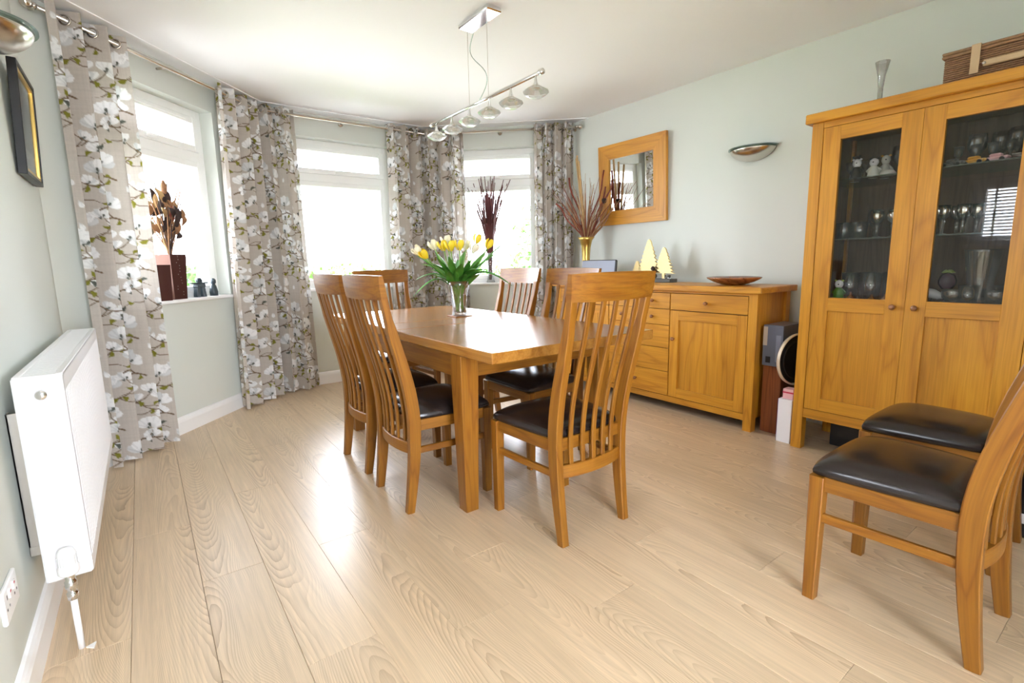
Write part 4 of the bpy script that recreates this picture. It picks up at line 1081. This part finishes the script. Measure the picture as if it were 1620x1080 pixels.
lat('trinket_dish', 'mount', [(0, 0), (.03, 0), (.034, .015), (.022, .03), (0, .034)], (3.19, 1.005, Z2), 'small cream lidded trinket dish on the top cabinet shelf', 'dish')
lat('trinket_dish', 'red', [(0, 0), (.03, 0), (.032, .03), (.02, .042), (0, .045)], (3.19, .925, Z2), 'dark red trinket pot at the right of the top shelf, left door', 'pot')
gb = lat('wine_goblet', 'tablew', goblet, (3.33, 1.0, Z2), 'clear stemmed goblet at the back of the top shelf, left cabinet door', 'glass', 'goblets on the top cabinet shelf')
row(gb, [(3.33, 1.0), (3.36, .925), (3.43, .985)], Z2, 'clear stemmed goblet, %s from the left on the top shelf, left cabinet door')
row(like(gb, (0, 0, 0)), [(3.36, .70), (3.40, .62), (3.34, .55), (3.42, .50)], Z2, 'clear stemmed goblet, %s from the left on the top shelf, right cabinet door')
# bottom shelf, left door: beakers
bk = lat('beaker', 'cut', [(0, 0), (.036, 0), (.044, .15), (.042, .15), (.034, .008), (0, .008)], (3.22, 1.145, Z0), 'tall etched glass beaker on the lowest glazed shelf, left door', 'glass', 'beakers on the lowest cabinet shelf')
row(bk, [(3.22, 1.145), (3.20, 1.035), (3.24, .955), (3.33, 1.10), (3.35, .99)], Z0, 'tall etched glass beaker, %s from the left on the lowest glazed shelf')
lat('bell', 'copper', [(0, .05), (.006, .048), (.008, .03), (.022, .02), (.026, .0), (0, .0)], (3.14, 1.11, Z0), 'little copper bell at the front of the lowest glazed shelf, left of three', 'bell')
lat('bell', 'copper', [(0, .04), (.006, .038), (.008, .025), (.02, .015), (.022, .0), (0, .0)], (3.14, 1.01, Z0), 'little copper pot at the front of the lowest glazed shelf, middle of three', 'pot')
lat('bell', 'copper', [(0, .045), (.006, .042), (.008, .028), (.02, .018), (.022, .0), (0, .0)], (3.14, .95, Z0), 'little copper bell at the front of the lowest glazed shelf, right of three', 'bell')
figurine('parrot_figurine', (3.15, 1.175, Z0), 'green and white bird figurine at the left of the lowest glazed shelf', ('leaf', 'boxwhite', 'lime'), .2, .12)
# right door
lat('cut_vase', 'cut', [(0, 0), (.045, 0), (.05, .01), (.04, .04), (.055, .14), (.07, .25), (.073, .262), (.068, .262), (.05, .14), (.034, .04), (0, .03)], (3.22, .60, Z0), 'large cut crystal vase on the lowest glazed shelf, right door', 'vase', n=16)
sbw = lat('crystal_bowl', 'cut', [(0, 0), (.025, 0), (.022, .012), (.04, .035), (.045, .06), (.04, .075), (.036, .072), (.04, .058), (.03, .03), (0, .02)], (3.15, .682, Z0), 'small round cut glass bowl left of the large crystal vase', 'bowl', n=12)
like(sbw, (3.15, .525, Z0), 'small round cut glass bowl right of the large crystal vase')
ab = thing('aubergine_ornament', 'dark glossy fruit ornament with a green top on the lowest glazed shelf', 'ornament', (3.30, .74, Z0))
part('fruit', 'aub', ab, lambda b: b.lathe([(0, .06), (.022, .066), (.036, .09), (.038, .11), (.03, .135), (.012, .15), (0, .152)], n=20).lathe([(0, 0), (.03, 0), (.012, .01), (.01, .062)], n=16))
part('green_top', 'lime', ab, lambda b: [b.tube([(0, 0, .15), (.012*math.cos(k), .012*math.sin(k), .158), (.028*math.cos(k), .028*math.sin(k), .150)], [.008, .008, .002], 6) for k in (0, 1.3, 2.6, 3.9, 5.2)])
fx = thing('fish_ornament', 'white and grey fish ornament below the dark fruit ornament', 'ornament', (3.17, .765, Z0), .4)
part('fish_body', 'boxwhite', fx, lambda b: b.tube([(0, -.05, .03), (0, -.03, .038), (0, 0, .05), (0, .03, .066), (0, .05, .074)], [.004, .018, .024, .015, .005], 10))
part('tail_fin', 'slate', fx, lambda b: b.prism([(.045, .07), (.08, .105), (.085, .07)], lambda a, z, d: (d, a, z), -.004, .004))
part('stand', 'black', fx, lambda b: b.lathe([(0, 0), (.02, 0), (.02, .008), (.006, .012), (.006, .04)], n=12))
for k, (x, y, mt, lb) in enumerate(((3.16, .66, 'orange', 'orange'), (3.16, .585, 'pink', 'pink'), (3.2, .52, 'silver', 'silver'), (3.15, .735, 'slate', 'grey'))):
    cr_ = thing('toy_car', 'small %s model car on the top shelf, right cabinet door' % lb, 'model car', (x, y, Z2), 1.3)
    part('car_body', mt, cr_, lambda b: b.box((-.045, -.018, .008), (.045, .018, .022), .005).box((-.018, -.015, .022), (.026, .015, .036), .006))
    for sx in (-.026, .028):
        for sy in (-.018, .018): part('wheel', 'black', cr_, lambda b: b.lathe([(0, -.004), (.009, -.004), (.009, .004), (0, .004)], (sx, sy, .009), 12, 'y'))
sh = lat('sherry_glass', 'tablew', sherry, (0, 0, 0), 'x', 'glass', 'sherry glasses in the display cabinet')
row(sh, [(3.24, .74), (3.25, .68), (3.25, .62), (3.25, .56), (3.25, .505)], Z2, 'small sherry glass, %s from the left on the top shelf, right cabinet door')
row(like(sh, (0, 0, 0)), [(3.24, .60), (3.24, .545), (3.24, .495)], Z1, 'small sherry glass, %s from the left on the middle shelf, right cabinet door')
row(like(sh, (0, 0, 0)), [(3.22, 1.195), (3.24, 1.13), (3.26, .96)], Z2, 'small sherry glass, %s from the left on the top shelf, left cabinet door')
row(like(ct, (0, 0, 0)), [(3.30, .66), (3.31, .56), (3.33, .482), (3.14, .62)], Z0, 'cut glass tumbler, %s from the left on the lowest glazed shelf, right door')
# on top of the cabinet
lat('bud_vase', 'shade', [(0, 0), (.03, 0), (.03, .01), (.012, .02), (.012, .12), (.018, .18), (.034, .252), (.031, .252), (.014, .17), (.009, .03), (0, .03)], (3.30, 1.11, 1.892), 'tall narrow clear glass vase on top of the cabinet', 'vase')
hp = thing('wicker_hamper', 'brown wicker picnic hamper with tan straps on top of the cabinet', 'basket', (3.17, .61, 1.892))
HX, HY0, HY1, HZ1 = .30, -.25, .20, .165
part('inner_box', 'drydark', hp, lambda b: b.box((.006, HY0+.006, .002), (HX-.006, HY1-.006, HZ1-.02), 0))
def weave(b):
    n = 15
    for k in range(n):
        z = .006+k*(HZ1-.035)/(n-1)
        for side in range(4):
            m_ = 22; pts = []
            for i in range(m_+1):
                t = i/m_; wv = .004*math.sin(i*PI+k*PI)
                if side == 0: pts.append((wv, HY0+(HY1-HY0)*t, z))
                if side == 1: pts.append((HX*t, HY1+wv, z))
                if side == 2: pts.append((HX+wv, HY0+(HY1-HY0)*t, z))
                if side == 3: pts.append((HX*t, HY0+wv, z))
            b.tube(pts, .0042, 5)
tag(part('woven_sides', 'wicker', hp, weave), kind='stuff')
ld = part('lid', 'wicker', hp, lambda b: [b.tube([(-.008, HY0-.008, z), (-.008, HY1+.008, z), (HX+.008, HY1+.008, z), (HX+.008, HY0-.008, z), (-.008, HY0-.008, z)], .007, 8) for z in (HZ1-.018, HZ1-.004)]+[b.box((0, HY0, HZ1-.02), (HX, HY1, HZ1), .004)])
for y in (.09, -.16): part('strap', 'strap', hp, lambda b: b.box((-.020, y-.016, .045), (-.015, y+.016, HZ1+.004), .001).box((-.02, y-.016, HZ1+.003), (.12, y+.016, HZ1+.006), .001))
hd = part('carry_handle', 'strap', hp, lambda b: b.box((-.028, -.13, .065), (-.018, .06, .092), .004))
for y in (.055, -.125): part('rivet', 'steel', hd, lambda b: b.lathe([(0, -.005), (.007, -.003), (.007, 0)], (-.028, y, .078), 10, 'x'))

# things between sideboard and cabinet
tag(MB().box((3.19, 1.475, 0), (3.47, 1.592, .445), .003, 2).build('wooden_box', 'redwood'), 'tall reddish-brown wooden box standing between sideboard and cabinet', 'box')
gbx = thing('gift_box', 'slate blue boxed glassware pack on the reddish-brown wooden box', 'box', (3.17, 1.53, .445))
part('carton', 'slateblue', gbx, lambda b: b.box((0, -.062, 0), (.26, .062, .262), .002))
part('print_window', 'skin', gbx, lambda b: b.box((-.0015, .035, .13), (0, .062, .25), 0))
part('print_glass', 'screen', gbx, lambda b: b.box((-.0015, -.05, .03), (0, -.02, .20), 0))
part('print_label', 'black', gbx, lambda b: b.box((-.0015, .01, .02), (0, .04, .06), 0))
dr = thing('round_tambourine', 'round black object with a bright metal rim resting on the boxes', 'tambourine', (3.235, 1.405, .500))
M['cream_metal'] = plain('pale_gold_rim', (.74, .62, .48), .3, .5)
part('rim', 'cream_metal', dr, lambda b: b.lathe([(.154, -.008), (.161, -.008), (.164, 0), (.161, .012), (.154, .012), (.154, -.008)], (0, 0, 0), 48, 'x'))
part('mesh_face', 'black', dr, lambda b: b.lathe([(0, .006), (.10, .004), (.150, .0)], (0, 0, 0), 48, 'x').lathe([(.11, -.004), (.118, -.008), (.126, -.004)], (0, 0, 0), 40, 'x'))
dr.rotation_euler = (0, 0, 1.30)
bb = thing('shoe_box', 'white card box with purple side on the floor beside the cabinet', 'box', (3.10, 1.40, 0))
part('carton', 'boxwhite', bb, lambda b: b.box((-.02, -.05, 0), (.09, .032, .272), .002))
part('side_print', 'purple', bb, lambda b: b.box((-.02, .032, 0), (.09, .0335, .272), 0))
pk = thing('pink_box', 'pink card box with a red stripe on top of the white box', 'box', (3.10, 1.385, .272))
part('carton', 'pink', pk, lambda b: b.box((0, -.03, 0), (.065, .032, .062), .002))
part('stripe', 'red', pk, lambda b: b.box((-.001, -.031, .036), (.0, .033, .045), 0))
bt = thing('wine_bottle', 'dark wine bottle with a white label on the floor at the right edge', 'bottle', (2.765, .30, 0))
part('bottle_glass', 'wine', bt, lambda b: b.lathe([(0, 0), (.037, 0), (.038, .01), (.038, .185), (.03, .215), (.0145, .24), (.0135, .29), (.016, .292), (.016, .305), (0, .305)], n=24))
part('paper_label', 'boxwhite', bt, lambda b: b.lathe([(.0385, .06), (.0388, .061), (.0388, .10), (.0385, .101)], n=24))
tag(MB().box((3.26, .95, 0), (3.48, 1.20, .16), .004).build('storage_box', 'black'), 'black storage box pushed under the display cabinet', 'box')

# ------------------------------------------------------------------ pendant light
LX = 1.684; BZ = 2.045
pl = thing('pendant_light', 'chrome bar pendant with six crystal spotlights over the table', 'pendant light', (LX, 2.57, ZC))
def Q(x, y, z): return (x-LX, y-2.57, z-ZC)
part('ceiling_rose', 'chrome', pl, lambda b: b.box(Q(LX-.05, 2.39, ZC-.026), Q(LX+.05, 2.69, ZC), .006))
part('bar', 'chrome', pl, lambda b: b.tube([Q(LX, 2.012, BZ), Q(LX, 3.137, BZ)], .0095, 14))
for y in (2.005, 3.14): part('end_cap', 'chrome', pl, lambda b: b.tube([Q(LX, y-.012, BZ), Q(LX, y+.012, BZ)], .014, 14))
for y in (2.466, 2.668): part('suspension_wire', 'steel', pl, lambda b: b.tube([Q(LX, y, BZ), Q(LX, y, ZC-.02)], .0012, 5))
part('power_flex', 'greenglass', pl, lambda b: b.tube([Vector(Q(LX, 2.567, BZ+.005))]+[Vector(Q(LX+.004*math.sin(t*9), 2.567+(-.09*math.sin(t*PI*2)*(1-.15*t)), BZ+.005+(ZC-BZ-.03)*t)) for t in np.linspace(.05, 1, 24)], .0022, 6))
hp_ = [(.004, 0), (.006, -.012), (.009, -.03), (.018, -.052), (.021, -.058), (.019, -.062), (0, -.062)]
cp_ = [(.0, -.046), (.022, -.048), (.040, -.058), (.064, -.072), (.066, -.077), (.052, -.090), (.032, -.102), (0, -.104)]
for i, y in enumerate((3.083, 2.879, 2.672, 2.463, 2.256, 2.048)):
    sp = part('spot_holder', 'chrome', pl, lambda b: b.lathe([(r_, z) for r_, z in hp_], Q(LX, y, BZ-.006), 16))
    part('crystal_shade', 'shade', sp, lambda b: b.lathe([(r_, z) for r_, z in cp_], Q(LX, y, BZ-.006), 12, smooth=False))

# ------------------------------------------------------------------ things on the window sills
def on_sill(T, t, n_): return T((t, n_, SZ+.022))
dA = frame_of(PA0, PA1)[1]; azA = math.atan2(dA.y, dA.x)
pA = lambda t, n_: on_sill(TA, t, n_)
def tapered(b, w0, w1, h, d=None):
    b.add([(-w0, -w0, 0), (w0, -w0, 0), (w0, w0, 0), (-w0, w0, 0), (-w1, -w1, h), (w1, -w1, h), (w1, w1, h), (-w1, w1, h)], [(3, 2, 1, 0), (0, 1, 5, 4), (1, 2, 6, 5), (2, 3, 7, 6), (3, 0, 4, 7), (4, 5, 6, 7)])
p = pA(.855, .05)
bv = thing('square_vase', 'tall square lacquered vase, dark with window sheen painted on one side, on the left window sill', 'vase', p, .74)
part('vase_body', 'mahog', bv, lambda b: tapered(b, .052, .066, .305))
part('window_sheen_face', 'sheen_side', bv, lambda b: b.add([(-.0525, -.0525, .001), (-.0525, .0525, .001), (-.0668, .0668, .304), (-.0668, -.0668, .304), (-.0515, -.0515, .001), (-.0515, .0515, .001), (-.065, .065, .304), (-.065, -.065, .304)], [(0, 3, 2, 1), (4, 5, 6, 7), (0, 1, 5, 4), (1, 2, 6, 5), (2, 3, 7, 6), (3, 0, 4, 7)]))  # side facing the window, its pinkish reflection painted on
def dots(b):
    rr = random.Random(2)
    for i in range(14):
        z = .03+i*.02; x = rr.uniform(-.025, .025); y = -(.0525+.014*z/.305)
        b.lathe([(0, -.0015), (.0028, 0), (0, .0015)], (x, y, z), 6)
tag(part('inlaid_dots', 'mount', bv, dots), kind='stuff')
p2 = pA(.69, .02)
b2 = thing('square_vase', 'shorter dark brown square vase beside the curtain on the left sill', 'vase', p2, .74)
part('vase_body', 'mahog', b2, lambda b: tapered(b, .050, .056, .235))
fa = thing('dried_flowers', 'tall dried seed heads and brown leaves in the square vase on the left sill', 'dried flowers', p)
r7 = random.Random(9)
for k in range(30):
    az = r7.uniform(0, 2*PI); spray(fa, 'dried_stem', r7.choice(['dry', 'dry2', 'drydark', 'dry']), (0, 0, .25), az, r7.uniform(.0, .16), r7.uniform(.25, .60), r7.uniform(-.05, .25), .005, .003, n=7, seedn=k, wob=.006)
for k in range(44):
    a_ = r7.uniform(-.17, .12); zz_ = r7.uniform(.46, .70); q = CR*a_+CF*r7.uniform(-.05, .05)
    def lf(b):
        d = Vector((r7.uniform(-.6, .6), r7.uniform(-.6, .6), r7.uniform(.5, 1.2))).normalized(); sd = d.orthogonal().normalized(); ln = r7.uniform(.07, .14); P0 = Vector((q.x, q.y, zz_-.05)); vs = []; fs = []
        for j in range(6):
            t = j/5; wd = .026*math.sin(PI*(t*.9+.05)); c = P0+d*ln*t+sd.cross(d)*.02*math.sin(t*3)
            vs += [c-sd*wd, c+d.cross(sd)*.008, c+sd*wd]
        for j in range(5): fs += [(j*3, j*3+1, j*3+4, j*3+3), (j*3+1, j*3+2, j*3+5, j*3+4)]
        b.add(vs, fs, smooth=True)
    part('dried_leaf', r7.choice(['dry', 'dry', 'drydark', 'dry2']), fa, lf)
for k in range(6):
    a_ = [-.02, .015, -.05, .05, .0, .085][k]; zz_ = [.62, .75, .66, .58, .68, .56][k]; q = CR*a_
    part('seed_head', ['drydark', 'dry', 'dry2', 'dryred', 'drydark', 'dry'][k], fa, lambda b: b.lathe([(0, -.05), (.012, -.04), (.02, -.01), (.017, .02), (.006, .045), (0, .05)], (q.x, q.y, zz_), 9, smooth=False))
q = CR*-.18
def plume(b):
    for i in range(90):
        o = Vector((q.x, q.y, .33)); d = Vector((r7.gauss(0, .10), r7.gauss(0, .10), 1)).normalized(); b.tube([o, o+d*.10, o+d*r7.uniform(.2, .27)+Vector((r7.gauss(0, .012), r7.gauss(0, .012), 0))], [.002, .004, .001], 4)
tag(part('orange_plume', 'orange', fa, plume), kind='stuff')
# dark stone figures
p = pA(1.075, .03)
ik = thing('stone_figure', 'dark stone figure with two legs and outstretched arms on the left sill', 'figurine', p, azA)
for s_ in (-1, 1): part('leg_stone', 'stone', ik, lambda b: b.sweep([(s_*.032, 0, 0), (s_*.026, 0, .07)], [.034, .03], [.036, .03]))
part('body_stone', 'stone', ik, lambda b: b.box((-.048, -.018, .068), (.048, .018, .098), .006))
part('arm_stone', 'stone', ik, lambda b: b.box((-.085, -.012, .096), (.085, .012, .106), .004))
part('head_stone', 'stone', ik, lambda b: b.lathe([(0, .104), (.02, .106), (.024, .12), (.016, .137), (0, .142)], n=9, smooth=False))
p = pA(1.22, .03)
pg = thing('stone_figure', 'small dark stone standing animal beside the outstretched-arm figure', 'figurine', p, azA)
part('body', 'stone', pg, lambda b: b.lathe([(0, 0), (.028, .0), (.03, .03), (.022, .07), (.013, .09)], n=14))
part('head', 'stone', pg, lambda b: b.lathe([(.010, .085), (.019, .1), (.019, .118), (.010, .13), (0, .132)], (0, -.004, 0), 12))
# right window: willow twigs in a speckled glass vase and a small dark pot
pB = on_sill(TBw, .69, .05)
wv_ = thing('glass_vase', 'slim speckled glass vase on the right window sill', 'vase', pB)
part('vase_body', 'glass', wv_, lambda b: b.lathe([(0, 0), (.045, 0), (.046, .008), (.034, .03), (.028, .10), (.032, .20), (.040, .31), (.037, .31), (.029, .2), (.025, .1), (.028, .03), (0, .02)], n=22))
part('filling', 'willow', wv_, lambda b: b.lathe([(0, .025), (.02, .03), (.019, .1), (.023, .2), (.029, .29), (0, .29)], n=14))
part('speckle', 'mount', wv_, lambda b: [b.lathe([(0, -.005), (.005, 0), (0, .005)], (CF.x*-.036, CF.y*-.036, z), 8) for z in (.12, .19, .26)])
wl = thing('willow_bunch', 'upright bunch of dark red willow twigs in the speckled glass vase', 'dried flowers', pB)
r8 = random.Random(4)
for k in range(85):
    az = r8.uniform(0, 2*PI); ra = math.sqrt(r8.uniform(0, 1)); spray(wl, 'twig', 'willow', (.02*ra*math.cos(az), .02*ra*math.sin(az), .28), az-A0, .08*ra, r8.uniform(.60, .84), .20*ra**2,   .0055, .0034, n=5, seedn=k, wob=.003)
part('binding', 'willow', wl, lambda b: b.lathe([(.036, .31), (.044, .40), (.056, .52), (.060, .60), (.056, .61), (.0, .60)], n=18))
lat('small_pot', 'mahog', [(0, 0), (.03, 0), (.042, .012), (.046, .04), (.040, .065), (.036, .065), (.04, .04), (0, .02)], on_sill(TBw, .345, .03), 'small dark ribbed pot on the right window sill behind the tulips', 'pot')
